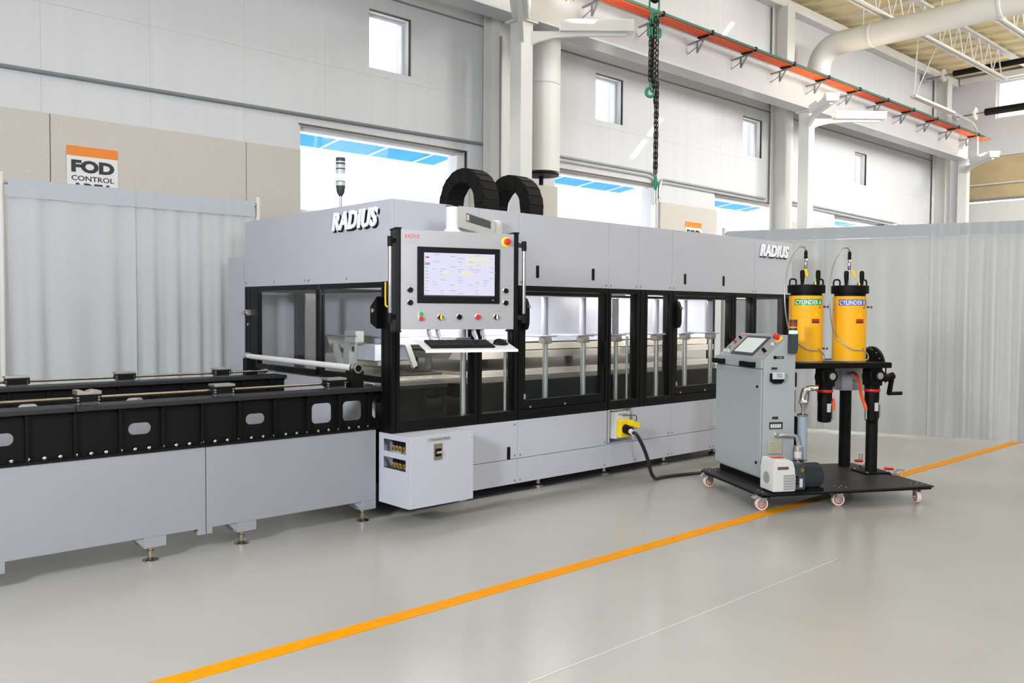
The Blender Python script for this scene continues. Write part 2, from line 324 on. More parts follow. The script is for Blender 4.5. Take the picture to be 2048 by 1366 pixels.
# roof: deck with narrow skylight slits that let the sun streaks onto the wall
SLX = 14.47
slots = []
for (za, zb) in ((3.93, 4.31), (4.38, 4.72), (5.49, 5.75), (6.42, 6.79), (6.9, 7.35)):
    slots.append((SLX - .08, SLX + .08, WY - .35 * (7.64 - za), WY - .35 * (7.64 - zb)))
rf = MB()
for (a, b, c, d) in rects_minus((-9, 24, -9, 9.3), slots): rf.box(a, b, c, d, 7.62, 7.66)
roof = rf.build('ceiling', 'ceiling'); tag(roof, 'cream painted corrugated roof deck on steel joists', 'ceiling', kind='structure')
for i in range(16): MB().box(14.7 + i * .58, 14.78 + i * .58, -1, 8.98, 7.56, 7.62).build('deck_rib', 'ceiling', roof)
def joist(y, w_):
    j = thing('roof_joist', 'white open web roof joist under the cream ceiling, ' + w_, 'joist', (18.5, y, 6.9), group='open web joists under the roof deck')
    MB().box(13.6, 21.9, y - .07, y - .02, 6.9, 6.945).box(13.6, 21.9, y + .02, y + .07, 6.9, 6.945).build('bottom_chord', 'steel_paint', j)
    MB().box(13, 23.5, y - .07, y + .07, 7.5, 7.555).build('top_chord', 'steel_paint', j)
    n = 14; w = 8.0 / n
    for k in range(n):
        x = 13.7 + k * w
        MB().tube([(x, y, 6.92), (x + w / 2, y, 7.52)], .016, 6).build('web_bar', 'steel_paint', j)
        MB().tube([(x + w / 2, y, 7.52), (x + w, y, 6.92)], .016, 6).build('web_bar', 'steel_paint', j)
for y, w_ in ((7.2, 'nearest the windowed wall'), (5.85, 'second from the windowed wall'), (4.5, 'third from the windowed wall')): joist(y, w_)
d = thing('air_duct', 'large round white duct bending down beside the crane beam', 'duct', (15.7, 7, 6.65))
arc = [(15.72, 8.05 + .42 * math.sin(t), 6.63 - .42 + .42 * math.cos(t)) for t in [math.pi / 2 * k / 8 for k in range(9)]]
MB().tube([(15.72, 0, 6.63), (15.72, 4, 6.63), (15.72, 7.9, 6.63)] + arc + [(15.72, 8.47, 5.35)], .215, 24).build('duct_pipe', 'steel_paint', d, smooth=True)
for y in (3.0, 5.2, 7.4): MB().lathe((15.72, y, 6.63), [(.216, 0), (.225, .01), (.225, .05), (.216, .06)], 24, (0, 1, 0)).build('duct_band', 'steel_paint', d, smooth=True)
MB().tube([(15.72, 7.6, 6.84), (15.72, 7.6, 7.6)], .012, 6).build('hanger_rod', 'steel_paint', d); MB().tube([(15.72, 6.2, 6.84), (15.72, 6.2, 7.6)], .012, 6).build('hanger_rod', 'steel_paint', d)
for (x, z, n) in ((14.6, 7.25, 'nearer'), (16.6, 7.38, 'farther')):
    tag(MB().tube([(x, 0, z), (x, 8.2, z)], .03, 8).build('sprinkler_pipe', 'steel_paint', smooth=True), 'white sprinkler pipe under the roof, %s side of the round duct' % ('crane chain' if n == 'nearer' else 'dock door'), 'pipe')
for (x, y0, z, r, lb) in ((21.7, 8.25, 7.22, .07, 'black heater tube tight under the cream roof deck'), (22.2, 7.7, 6.3, .085, 'black heater tube crossing the high strip window')):
    h = thing('tube_heater', lb, 'heater', (x, 6, z))
    MB().tube([(x, 0, z), (x, y0, z)], r, 12).build('tube', 'black_matte', h, smooth=True)
    MB().tube([(x, y0, z), (x, y0 + .75, z - .02)], .018, 6).build('gas_pipe', 'conduit_dark', h)
    MB().cyl((x, y0 + .2, z), (x, y0 + .24, z), .15).build('flange', 'offwhite', h); MB().cyl((x, y0 + .62, z), (x, y0 + .7, z), .1).build('burner_flange', 'conduit', h)
    for yy in (1.5, 4.0, 6.5): MB().tube([(x, yy, z), (x, yy, 7.62)], .01, 5).build('hanger_wire', 'steel_paint', h)
h = thing('hanging_light_bar', 'slim light bar hung on rods with a bent conduit', 'light', (20, 7.9, 6))
MB().obox((18.3, 7.75, 6.02), (20.4, 7.75, 6.0), .12, .05).build('light_bar', 'steel_paint', h)
MB().tube(bez([(20.4, 7.75, 6.0), (21.4, 7.75, 5.98), (21.9, 7.78, 5.85), (22.05, 7.8, 5.5), (22.05, 7.8, 5.1)]), .025, 8).build('bent_conduit', 'conduit', h, smooth=True)
MB().tube([(18.35, 7.75, 6.04), (18.5, 7.75, 7.5)], .014, 5).tube([(18.4, 7.75, 6.04), (19.6, 7.75, 7.5)], .014, 5).build('hanger_rod', 'steel_paint', h)
# ------------------------------------------------------------------ columns, crane beam, uplights
def hcol(name, x0, x1, y0, y1, z1, lb):
    c = thing(name, lb, 'column', ((x0 + x1) / 2, (y0 + y1) / 2, 0))
    MB().box(x0, x1, y0, y0 + .022, 0, z1).build('flange', 'steel_paint', c, bevel=.003)
    MB().box(x0, x1, y1 - .022, y1, 0, z1).build('flange', 'steel_paint', c, bevel=.003)
    MB().box((x0 + x1) / 2 - .01, (x0 + x1) / 2 + .01, y0 + .022, y1 - .022, 0, z1).build('web', 'steel_paint', c)
    return c
def bcol(name, x0, x1, y0, y1, z1, lb):
    c = thing(name, lb, 'column', ((x0 + x1) / 2, (y0 + y1) / 2, 0))
    MB().box(x0, x1, y0, y1, 0, z1).build('shaft', 'steel_paint', c, bevel=.012)
    MB().box(x0 - .05, x1 + .05, y0 - .04, y1 + .04, z1, z1 + .025).build('cap_plate', 'steel_paint', c)
    MB().box(x0 - .08, x1 + .08, y0 - .08, y1 + .08, 0, .02).build('base_plate', 'steel_paint', c)
    return c
CC = [(7.52, 'beside the white round duct'), (14.72, 'below the bent roof duct'), (22.25, 'in the far corner by the dock door')]
for x, s in CC:
    bcol('crane_column', x, x + .21, 8.1, 8.31, 5.19, 'square white crane column ' + s)
    hcol('building_column', x + .1, x + .36, 8.62, 8.95, 7.32, 'white steel building column against the wall ' + s)
    for dx, dy, q in ((.74, -.67, 'away from'), (-.7, -.71, 'towards')):
        if x > 20 and dx > 0: continue
        ux, uy = dx, dy
        sx, sy = x + .1 + ux * .15, 8.2 + uy * .15
        L = thing('column_uplight', 'white uplight %s the room, column %s' % ('reaching along' if dx > 0 else 'jutting into', s), 'light', (sx, sy, 5.0), math.atan2(uy, ux), local=True)
        b = MB().prism([(-.06, -.10), (.06, -.05), (.25, .0), (.6, .03), (1.2, .035), (1.2, .085), (-.06, .085)], 'y', -.03, .03); b.build('arm', 'steel_paint', L)
        MB().prism([(-.10, .075), (.10, .075), (.125, .21), (.115, .215), (.09, .1), (-.09, .1), (-.115, .215), (-.125, .21)], 'x', .34, 1.27).build('housing', 'steel_paint', L)
        MB().prism([(-.10, .075), (.10, .075), (.125, .21), (-.125, .21)], 'x', 1.27, 1.28).build('end_cap', 'steel_paint', L)
        MB().box(.4, 1.2, -.07, .07, .12, .14).build('lens', 'lamp_lens', L)
        p = Vector((sx, sy, 5.0)) + Vector((ux, uy, 0)) * .8
        lamp('uplight_source', 'AREA', (p.x, p.y, 5.16), (p.x, p.y + .001, 8), 6, (1, .86, .6), .7, .12)
cb = thing('crane_runway_beam', 'grey crane runway I-beam along the wall with brackets', 'beam', (12, 8.2, 5.2))
MB().box(2, 22.55, 8.05, 8.36, 5.215, 5.245).build('bottom_flange', 'beam_grey', cb); MB().box(2, 22.55, 8.195, 8.215, 5.245, 5.83).build('web', 'beam_grey', cb); MB().box(2, 22.55, 8.07, 8.34, 5.83, 5.86).build('top_flange', 'beam_grey', cb)
MB().box(2, 22.4, 8.18, 8.23, 5.86, 5.9).build('crane_rail', 'conduit_dark', cb)
kb = MB()
for k in range(12):
    x = 8.75 + 1.2 * k
    b = MB(); b.obox((x, 8.19, 5.66), (x, 7.78, 5.7), .03, .02).obox((x, 8.02, 5.5), (x, 7.9, 5.68), .025, .02).obox((x, 8.02, 5.5), (x, 8.02, 5.68), .025, .02).obox((x, 8.19, 5.52), (x, 8.02, 5.6), .01, .01)
    b.build('rail_bracket', 'conduit_dark', cb)
    c = MB()
    for q in range(4): c.box(x - .04, x + .04, 7.955 - .05 * q, 7.995 - .05 * q, 5.705, 5.725)
    c.box(x - .02, x + .02, 7.73, 7.77, 5.71, 5.78); c.build('rail_clamp', 'black', cb)
for q in range(4): MB().box(8.55, 22.75, 7.952 - .055 * q, 7.988 - .055 * q, 5.727, 5.76).build('conductor_bar', 'rail_orange', cb, label='orange conductor bar')
MB().box(8.55, 22.75, 7.735, 7.755, 5.73, 5.765).build('ground_bar', 'rail_green', cb, label='green conductor bar')
fe = thing('wire_bundle', 'tangled multicoloured wire ends at the conductor bars', 'wires', (8.5, 7.95, 5.72))
for k in range(34):
    a = Vector((8.54, 7.8 + .15 * random.random(), 5.74)); b = a + Vector((-.35 - .35 * random.random(), random.uniform(-.12, .12), random.uniform(-.02, .12))); c = b + Vector((random.uniform(-.1, .2), random.uniform(-.1, .1), -.14 - .1 * random.random()))
    MB().tube(bez([a, b, c], 4), .007, 5).build('wire', random.choice(['yellow', 'offwhite', 'vent_beige', 'red', 'black', 'brass', 'offwhite']), fe)
vd = thing('vertical_duct', 'round white duct on the wall, black damper plate at its mouth', 'duct', (8.4, 8.62, 3.4))
MB().lathe((8.38, 8.62, 3.42), [(.27, 0), (.272, 3.85)], 28).build('duct_pipe', 'steel_paint', vd, smooth=True)
for z in (4.6, 5.9): MB().lathe((8.38, 8.62, z), [(.272, 0), (.28, .01), (.28, .03), (.272, .04)], 28).build('duct_band', 'steel_paint', vd, smooth=True)
MB().lathe((8.38, 8.6, 3.36), [(.02, 0), (.24, .012), (.25, .03), (.02, .035)], 28).cyl((8.38, 8.6, 3.25), (8.38, 8.6, 3.42), .03).build('damper_plate', 'black_matte', vd, smooth=True)
# conduits on the wall
def conduit(path, r, lb, m='conduit'):
    o = MB().tube(path, r, 8).build('wall_conduit', m, smooth=True); tag(o, lb, 'conduit')
conduit([(-6, WY - .03, 3.69), (1.9, WY - .03, 3.70), (7.95, WY - .03, 3.765)], .02, 'grey conduit running along the white wall above the wainscot boards', 'conduit_dark')
conduit([(9.03, WY - .03, 3.79)] + bez([(11.2, WY - .03, 3.785), (11.36, WY - .03, 3.75), (11.4, WY - .03, 3.6), (11.4, WY - .03, 3.3)]), .018, 'upper of two conduits over the window behind the chain')
conduit([(9.03, WY - .03, 3.72)] + bez([(11.15, WY - .03, 3.715), (11.29, WY - .03, 3.68), (11.33, WY - .03, 3.5), (11.33, WY - .03, 3.3)]), .014, 'lower of two conduits over the window behind the chain')
conduit(bez([(11.5, WY - .03, 3.4), (11.5, WY - .03, 3.62), (11.55, WY - .03, 3.7), (11.7, WY - .03, 3.71)]) + [(14.7, WY - .03, 3.68)], .018, 'upper of two conduits above the second control area sign')
conduit(bez([(11.47, WY - .03, 3.4), (11.47, WY - .03, 3.56), (11.52, WY - .03, 3.63), (11.7, WY - .03, 3.65)]) + [(14.7, WY - .03, 3.62)], .014, 'lower of two conduits above the second control area sign')
conduit([(15.3, WY - .03, 3.72), (22, WY - .03, 3.6)], .018, 'upper of two conduits between the column and the dock door')
conduit([(15.3, WY - .03, 3.66), (22, WY - .03, 3.53)], .014, 'lower of two conduits between the column and the dock door')
conduit([(7.9, 8.6, 3.2), (7.9, 8.6, 7.2)], .016, 'thin vertical conduit on the building column by the round duct')
conduit([(7.58, 8.56, 0.5), (7.58, 8.56, 5.1)], .016, 'thin vertical conduit left of the column by the round duct', 'conduit_dark')
# signs
def sign(x0, z1, w, lb):
    hgt = w * 1.32
    s = thing('wall_sign', lb, 'sign', (x0, WY - .045, z1 - hgt)); y = WY - .044
    MB().box(x0, x0 + w, y, y + .006, z1 - hgt, z1).build('sign_plate', 'white', s)
    MB().box(x0, x0 + w, y - .001, y, z1 - w * .2, z1).build('orange_band', 'sign_orange', s)
    k = w / .47
    for t, sz, zz, xx, b in (('FOD', .15, .243, 1.3, .0085), ('CONTROL', .068, .33, 1.2, .0012), ('AREA', .145, .46, 1.08, .0085)):
        text(t, sz * k, lambda a, bb, c, zz=zz: (x0 + w / 2 + a, y - .0015, z1 - zz * k + bb), xs=xx, bold=b * k, align='CENTER').build('lettering', 'text_dark', s)
sign(2.43, 3.055, .465, 'white sign with orange band reading FOD CONTROL AREA above the grey drape')
sign(12.18, 3.06, .47, 'white sign with orange band reading FOD, half hidden behind the press')
sc = []
for p in bez([(1.6, 2.485, 0), (2.8, 2.487, 0), (3.9, 2.495, 0), (5.0, 2.51, 0)], 10): sc.append((p.x, p.y))
b = MB(); n_ = len(sc)
b.add([(x, y + o, z) for z in (.0006, .0012) for o in (-.004, .004) for x, y in sc], [(2 * n_ + i, 2 * n_ + i + 1, 3 * n_ + i + 1, 3 * n_ + i) for i in range(n_ - 1)] + [(i, i + 1, 2 * n_ + i + 1, 2 * n_ + i) for i in range(n_ - 1)] + [(n_ + i, 3 * n_ + i, 3 * n_ + i + 1, n_ + i + 1) for i in range(n_ - 1)])
mat('scuff', (184, 184, 182), .5, noise=.04)
tag(b.build('floor_scuff', 'scuff'), 'thin pale scuff line on the floor parallel to the orange line', 'floor marking')
# ------------------------------------------------------------------ pipe and drape
def drape(root, p0, p1, z1, folds, amp, seed, hem=.15):
    rnd = random.Random(seed); p0 = Vector(p0); p1 = Vector(p1); L = (p1 - p0).length; t = (p1 - p0) / L; n = Vector((t.y, -t.x, 0))
    N = max(40, int(L * 60)); zs = [.02, .3, .7, 1.1, 1.5, 1.9, z1 - hem - .02, z1 - hem, z1 - hem + .001, z1 - .02, z1]
    ph = [(rnd.uniform(.6, 1.4), rnd.uniform(0, 6.28), rnd.uniform(.4, 1)) for _ in range(5)]
    vs = []; fs = []
    for j, z in enumerate(zs):
        for i in range(N + 1):
            s = i / N; env = 1 - .72 * max(0, (z - 1.0) / (z1 - 1.0))
            d = sum(a * math.sin(2 * math.pi * folds * f * s + q + .35 * z) for f, q, a in ph) / 2.2
            d = math.copysign(abs(d) ** .75, d) * amp * env
            if j >= 8: d = d * .45 + .028
            p = p0 + t * (s * L) + n * (d + amp); vs.append((p.x, p.y, z))
    for j in range(len(zs) - 1):
        if j == 7: continue
        for i in range(N): fs.append((j * (N + 1) + i, j * (N + 1) + i + 1, (j + 1) * (N + 1) + i + 1, (j + 1) * (N + 1) + i))
    split = 7 * N
    b = MB().add(vs, fs[:split]).build('drape_panel', 'drape', root, smooth=True)
    c = MB().add(vs, fs[split:]).build('rod_pocket', 'drape_hem', b, smooth=True)
def drape_line(name, lb, pts, z1, specs, amp):
    r = thing(name, lb, 'curtain', (pts[0][0], pts[0][1], 0))
    for p in pts[1]:
        MB().cyl((p[0], p[1], 0), (p[0], p[1], z1 + .05), .025, n=12).build('upright', 'steel_paint', r, smooth=True)
        MB().box(p[0] - .2, p[0] + .2, p[1] - .2, p[1] + .2, 0, .008).build('base_plate', 'conduit', r)
    a, b = pts[1][0], pts[1][-1]
    MB().tube([(a[0], a[1], z1 - .03), (b[0], b[1], z1 - .03)], .018, 8).build('crossbar', 'conduit', r)
    for i, (q0, q1, f) in enumerate(specs): drape(r, q0, q1, z1, f, amp, 11 + i + int(q0[0] * 3))
drape_line('pipe_and_drape', 'grey pipe and drape curtain below the first control area sign', [(1.72, 8.12), [(1.70, 8.12), (3.96, 8.12)]], 2.57, [((1.74, 8.12, 0), (2.76, 8.12, 0), 4), ((2.75, 8.12, 0), (3.9, 8.12, 0), 8)], .03)
cp = lambda s: (10.3 + .345 * s, 5.63 - .939 * s, 0)
drape_line('pipe_and_drape', 'long pale grey pipe and drape curtain behind the yellow cylinders', [cp(-1.1), [cp(-1.1), cp(3.4)]], 2.585, [(cp(-1.05), cp(.2), 6), (cp(.19), cp(1.4), 5), (cp(1.39), cp(2.4), 9), (cp(2.39), cp(3.4), 8)], .035)
# ================================================================== PRESS ENCLOSURE
X0, X1, Y0, Y1 = 3.43, 8.77, 5.0, 7.29
PR = thing('press_machine', 'large grey and black industrial press enclosure with glass doors and raised white logo', 'machine', (6.1, 6.1, 0))
def post(x0, x1, y0, y1, z0, z1, name='post'):
    g = .009; dp = .008                                       # T-slot grooves on every side
    def side(a, b, n):
        pts = []; w = b - a
        for k in range(n):
            c = a + w * (k + .5) / n; pts += [c - g / 2, c + g / 2]
        return pts
    nx = 1 if x1 - x0 < .08 else 2; ny = 1 if y1 - y0 < .08 else 2
    P = [(x0, y0)]
    for i, c in enumerate(side(x0, x1, nx)): P += [(c, y0), (c, y0 + dp)] if i % 2 == 0 else [(c, y0 + dp), (c, y0)]
    P += [(x1, y0)]
    for i, c in enumerate(side(y0, y1, ny)): P += [(x1, c), (x1 - dp, c)] if i % 2 == 0 else [(x1 - dp, c), (x1, c)]
    P += [(x1, y1), (x0, y1)]
    for i, c in enumerate(reversed(side(y0, y1, ny))): P += [(x0, c), (x0 + dp, c)] if i % 2 == 0 else [(x0 + dp, c), (x0, c)]
    return MB().prism(P, 'z', z0, z1).build(name, 'black_extr', PR)
ZB, ZT, ZU = .64, 1.705, 2.277
screw = MB().lathe((0, 0, 0), [(.009, 0), (.009, .003), (.004, .006)], 8, (0, -1, 0)).build('screw', 'conduit_dark', PR, smooth=True); screw.location = Vector((4.60, 5.0, .605)) - OFF[PR.name]
screw2 = MB().lathe((0, 0, 0), [(.009, 0), (.009, .003), (.004, .006)], 8, (-1, 0, 0)).build('screw', 'conduit_dark', PR, smooth=True); screw2.location = Vector((3.43, 6.16, 1.73)) - OFF[PR.name]
OFF_PR = OFF[PR.name]
for o in (screw, screw2):
    o.data.transform(Matrix.Translation(OFF_PR))
front_posts = [(3.43, 3.50, .13), (4.187, 4.257, .09), (4.598, 4.668, .09), (5.673, 5.743, .09), (6.104, 6.175, .09), (6.177, 6.246, .09), (6.585, 6.655, .09), (7.615, 7.685, .09), (7.995, 8.065, .09), (8.7, 8.77, .13)]
for a, b, dpt in front_posts: post(a, b, Y0, Y0 + dpt, ZB, ZT)
for a, b in ((3.5, 4.187), (4.257, 4.598), (4.668, 5.673), (5.743, 6.104), (6.246, 6.585), (6.655, 7.615), (7.685, 7.995), (8.065, 8.7)):
    MB().box(a, b, Y0 + .004, Y0 + .07, ZB, ZB + .075).box(a, b, Y0, Y0 + .004, ZB, ZB + .028).box(a, b, Y0, Y0 + .004, ZB + .045, ZB + .075).build('bottom_rail', 'black_extr', PR)
    MB().box(a, b, Y0, Y0 + .07, ZT - .042, ZT).build('top_rail', 'black_extr', PR)
for a, b in ((3.5, 4.187), (4.257, 4.598), (5.743, 6.104), (6.246, 6.585), (7.685, 7.995), (8.065, 8.7)):
    MB().box(a - .005, b + .005, Y0 + .03, Y0 + .036, ZB + .07, ZT - .038).build('glass_pane', 'glass', PR)
# doors
for a, b in ((4.668, 5.673), (6.655, 7.615)):
    dr = MB().box(a + .004, b - .004, Y0 + .006, Y0 + .05, ZB + .08, ZB + .15).box(a + .004, b - .004, Y0 + .006, Y0 + .05, ZT - .075, ZT - .045).box(a + .004, a + .05, Y0 + .006, Y0 + .05, ZB + .15, ZT - .075).box(b - .05, b - .004, Y0 + .006, Y0 + .05, ZB + .15, ZT - .075).build('glass_door', 'black_extr', PR, bevel=.003)
    MB().box(a + .045, b - .045, Y0 + .026, Y0 + .032, ZB + .145, ZT - .07).build('door_pane', 'glass', dr)
    h = MB().box(b - .04, b - .015, Y0 - .03, Y0 + .006, 1.05, 1.25).build('door_handle', 'black', dr, bevel=.006)
    MB().box(a + .03, a + .05, Y0 + .0, Y0 + .02, .8, .84).cyl((a + .1, Y0 + .004, .735), (a + .1, Y0 - .004, .735), .009, n=8).cyl((a + .5, Y0 + .004, .735), (a + .5, Y0 - .004, .735), .009, n=8).build('hinge', 'steel', dr)
def safety_switch(x, y, z, sx):
    b = MB().prism([(y - .03, z - .12), (y + .0, z - .13), (y + .0, z + .13), (y - .02, z + .12), (y - .045, z + .07), (y - .045, z - .08)], 'x', x, x + sx).build('safety_switch', 'black', PR, bevel=.006)
    MB().cyl((x + sx * .5, y - .045, z + .06), (x + sx * .5, y - .07, z + .06), .012, n=10).build('key_slot', 'steel', b)
safety_switch(4.675, 5.005, 1.48, .045); safety_switch(6.662, 5.005, 1.48, .05)
b = MB().prism([(5.12, 1.37), (5.205, 1.41), (5.205, 1.53), (5.12, 1.6)], 'x', 3.385, 3.43).build('safety_switch', 'black', PR, bevel=.006); MB().cyl((3.385, 5.16, 1.5), (3.375, 5.16, 1.5), .015, n=10).build('key_slot', 'steel', b)
# upper cladding
def clad(x0, x1, z0, z1, name, handles=(), screws=True):
    p = MB().box(x0 + .0015, x1 - .0015, Y0, Y0 + .02, z0, z1).build(name, 'panel_grey', PR, bevel=.002)
    for hx in handles:
        MB().box(hx - .016, hx + .016, Y0 - .006, Y0 + .004, z0 + .065, z0 + .165).build('flush_handle', 'black', p, bevel=.008, label='black flush pull handle')
    if screws:
        for sx in (x0 + .03, x1 - .03): inst(screw, 'screw', (sx, Y0, z0 + .025), p).location = Vector((sx - 0, Y0, z0 + .025)) - OFF_PR
    return p
ups = [3.45, 4.222, 4.631, 5.701, 6.108, 6.602, 8.011, 8.77]
hd = {2: (4.838, 5.50), 5: (6.804, 7.447)}
for i in range(7): clad(ups[i], ups[i + 1], ZT, ZU, 'upper_panel', hd.get(i, ()))
for a, b in ((5.0, 6.18), (6.18, 7.29)):
    p = MB().box(X0, X0 + .02, a + .0015, b - .0015, ZT - .003, ZU).build('upper_panel', 'panel_grey', PR, bevel=.002)
    for yy in (a + .03, (a + b) / 2, b - .03): inst(screw2, 'screw', (0, 0, 0), p).location = Vector((X0, yy, ZT + .03)) - OFF_PR
for a, b in ((3.45, 6.1), (6.1, 8.75)): MB().box(a + .002, b - .002, Y1 - .02, Y1, ZT, ZU).build('upper_panel', 'panel_grey', PR)
MB().box(X1 - .02, X1, Y0 + .02, Y1 - .02, ZT, ZU).build('upper_panel', 'panel_grey', PR)
# skirt
lx = [3.992, 4.631, 5.70, 6.055, 6.604, 7.28, 8.77]
for i in range(6):
    a, b = lx[i], lx[i + 1]
    if i == 2:
        MB().box(a + .0015, b - .0015, Y0, Y0 + .02, .135, .34).build('skirt_panel', 'panel_grey', PR, bevel=.002); continue
    clad(a, b, .335, .637, 'skirt_panel'); clad(a, b, .135, .331, 'skirt_panel')
MB().box(4.52, 4.552, Y0 - .006, Y0 + .003, .335, .435).build('flush_handle', 'black', PR, bevel=.008)
# recess for the socket
MB().box(5.72, 5.735, Y0, Y0 + .22, .34, .638).box(6.04, 6.055, Y0, Y0 + .22, .34, .638).box(5.72, 6.055, Y0 + .2, Y0 + .22, .34, .638).box(5.72, 6.055, Y0, Y0 + .22, .335, .345).build('socket_recess', 'panel_grey', PR)
# end face framing
post(3.43, 3.52, 7.16, 7.29, ZB - .5, ZT - .003); post(3.43, 3.475, 5.98, 6.045, 1.03, ZT - .04)
for a, b in ((5.13, 5.98), (6.045, 7.16)):
    MB().box(3.43, 3.475, a, b, ZT - .042, ZT - .003).build('top_rail', 'black_extr', PR); MB().box(3.43, 3.475, a, b, .985, 1.03).build('bottom_rail', 'black_extr', PR)
    MB().box(3.45, 3.456, a - .003, b + .003, 1.028, ZT - .04).build('glass_pane', 'glass', PR)
MB().box(3.4, 3.43, 7.18, 7.27, 1.45, 1.5).cyl((3.43, 7.22, 1.47), (3.37, 7.2, 1.47), .02, n=10).cyl((3.43, 7.2, 1.37), (3.41, 7.2, 1.37), .012, n=8).build('lock_bolt', 'steel', PR, smooth=True)
for yy in (7.16, ): MB().box(3.43, 3.475, 7.05, 7.16, 1.03, ZT - .04).build('lock_plate', 'black_extr', PR)
MB().box(3.48, 3.5, 5.31, 7.15, .14, .965).build('end_skirt', 'panel_grey', PR)
# rear and far-end framing
for x in (3.9, 5.2, 6.15, 7.5, 8.68): post(x, x + .07, 7.2, 7.27, .15, ZT)
MB().box(3.52, 8.7, 7.2, 7.27, ZB, ZB + .08).build('bottom_rail', 'black_extr', PR); MB().box(3.52, 8.7, 7.2, 7.27, ZT - .05, ZT).build('top_rail', 'black_extr', PR)
for a, b in ((3.97, 5.2), (5.27, 6.15), (6.22, 7.5), (7.57, 8.68)): MB().box(a, b, 7.23, 7.236, ZB + .08, ZT - .05).build('glass_pane', 'glass', PR)
MB().box(3.52, 8.7, 7.25, 7.27, .14, ZB).build('rear_skirt', 'panel_grey', PR)
post(8.7, 8.77, 7.16, 7.29, .15, ZT); post(8.7, 8.77, 6.0, 6.07, .15, ZT)
MB().box(8.7, 8.77, 5.13, 7.16, ZB, ZB + .08).build('bottom_rail', 'black_extr', PR); MB().box(8.7, 8.77, 5.13, 7.16, ZT - .05, ZT).build('top_rail', 'black_extr', PR)
for a, b in ((5.13, 6.0), (6.07, 7.16)): MB().box(8.73, 8.736, a, b, ZB + .08, ZT - .05).build('glass_pane', 'glass', PR)
MB().box(8.75, 8.77, 5.02, 7.25, .14, ZB).build('end_skirt', 'panel_grey', PR)
# base plinth and feet
MB().box(3.6, 8.6, 5.22, 7.1, .2, .6).build('base_frame', 'black_matte', PR)
for x in (4.3, 5.15, 6.0, 6.89, 7.75, 8.5):
    for y in (5.3, 7.0):
        f = MB().lathe((x, y, 0), [(.05, 0), (.05, .012), (.02, .025), (.02, .2)], 14).build('levelling_foot', 'steel', PR, smooth=True)
# raised lettering
lg = lambda ox, oz: (lambda a, b, c: (ox + a, Y0 - .012 + c, oz + b))
LE = lambda oy, oz: (lambda a, b, c: (X0 - .012 + c, oy - a, oz + b))
def logo(mf, dxz, sc, wx=.9):
    w = text('RADIUS', .24 * sc, mf(0, 0), ext=.008, shear=.26, bold=.0075 * sc, xs=wx, sp=1.08).build('logo_lettering', 'text_white', PR, label='raised white slanted lettering')
    text('RADIUS', .24 * sc, mf(dxz, -dxz), ext=.004, shear=.26, bold=.0075 * sc, xs=wx, sp=1.08).build('logo_shadow', 'black', w)
logo(lambda dx, dz: (lambda a, b, c: (X0 - .014 + (0.008 if dx else 0) + c, 5.775 - a - dx, 2.103 + dz + b)), .012, .76)
logo(lambda dx, dz: (lambda a, b, c: (8.095 + a + dx, Y0 - .014 + (0.008 if dx else 0) + c, 2.108 + dz + b)), .012, .71, .88)
# inside the press
MB().box(4.42, 7.95, 5.45, 6.95, .945, 1.0).build('lower_platen', 'platen', PR, bevel=.004, label='brushed steel lower platen')
MB().box(4.5, 7.9, 5.5, 6.9, .78, .945).build('bolster', 'black_matte', PR)
MB().box(4.42, 7.95, 5.42, 6.95, .905, .94).build('bolster_edge', 'steel_soft', PR)
MB().box(4.42, 7.95, 5.45, 6.95, 1.098, 1.158).build('upper_platen', 'platen', PR, bevel=.004)
MB().box(4.46, 7.9, 5.5, 6.9, 1.165, 1.225).build('heat_plate', 'platen', PR, bevel=.003)
MB().box(3.8, 7.95, 5.56, 6.6, 1.29, 1.64).build('press_head', 'head_grey', PR, bevel=.01, label='pale grey press head')
MB().box(3.85, 7.9, 5.5, 6.7, 1.235, 1.29).build('head_plate', 'panel_grey', PR, bevel=.004)
for x, th in ((4.147, .024), (4.575, .013), (5.022, .023), (5.482, .023), (5.911, .02), (6.066, .012), (6.492, .022), (6.937, .023), (7.365, .023)):
    MB().cyl((x, 5.09, .70), (x, 5.09, 1.28), th, n=16).build('tie_rod', 'zinc', PR, smooth=True)
    if th > .015:
        MB().box(x - .042, x + .042, 5.05, 5.13, 1.235, 1.288).build('rod_nut', 'steel_soft', PR, bevel=.01)
        MB().cyl((x, 5.10, 1.30), (x, 5.10, 1.62), .03, n=18).build('rod_sleeve', 'head_grey', PR, smooth=True); MB().box(x - .1, x + .1, 5.05, 5.4, 1.288, 1.303).build('sleeve_flange', 'head_grey', PR, bevel=.004)
MB().box(4.42, 7.95, 5.40, 5.42, .66, .90).build('bed_side', 'black', PR)
for x in (4.05, 5.0, 6.5, 7.7):
    w_ = MB().box(x - .4, x + .4, 5.12, 5.16, 1.655, 1.68).build('work_light', 'white', PR, label='slim work light under the press roof'); MB().box(x - .38, x + .38, 5.125, 5.155, 1.652, 1.655).build('light_lens', 'lamp_lens', w_)
    lamp('work_light_source', 'AREA', (x, 5.14, 1.645), (x, 5.45, .9), 12, (1, .98, .95), .76, .03)
# shuttle table seen through the end of the enclosure
MB().box(3.56, 4.36, 5.32, 6.95, .972, .982).build('shuttle_table', 'platen', PR, bevel=.002)
MB().box(3.56, 4.36, 5.3, 6.97, .935, .97).build('table_frame', 'steel_soft', PR, bevel=.002)
MB().box(3.58, 4.34, 5.6, 5.615, .983, .99).build('table_strip', 'black', PR)
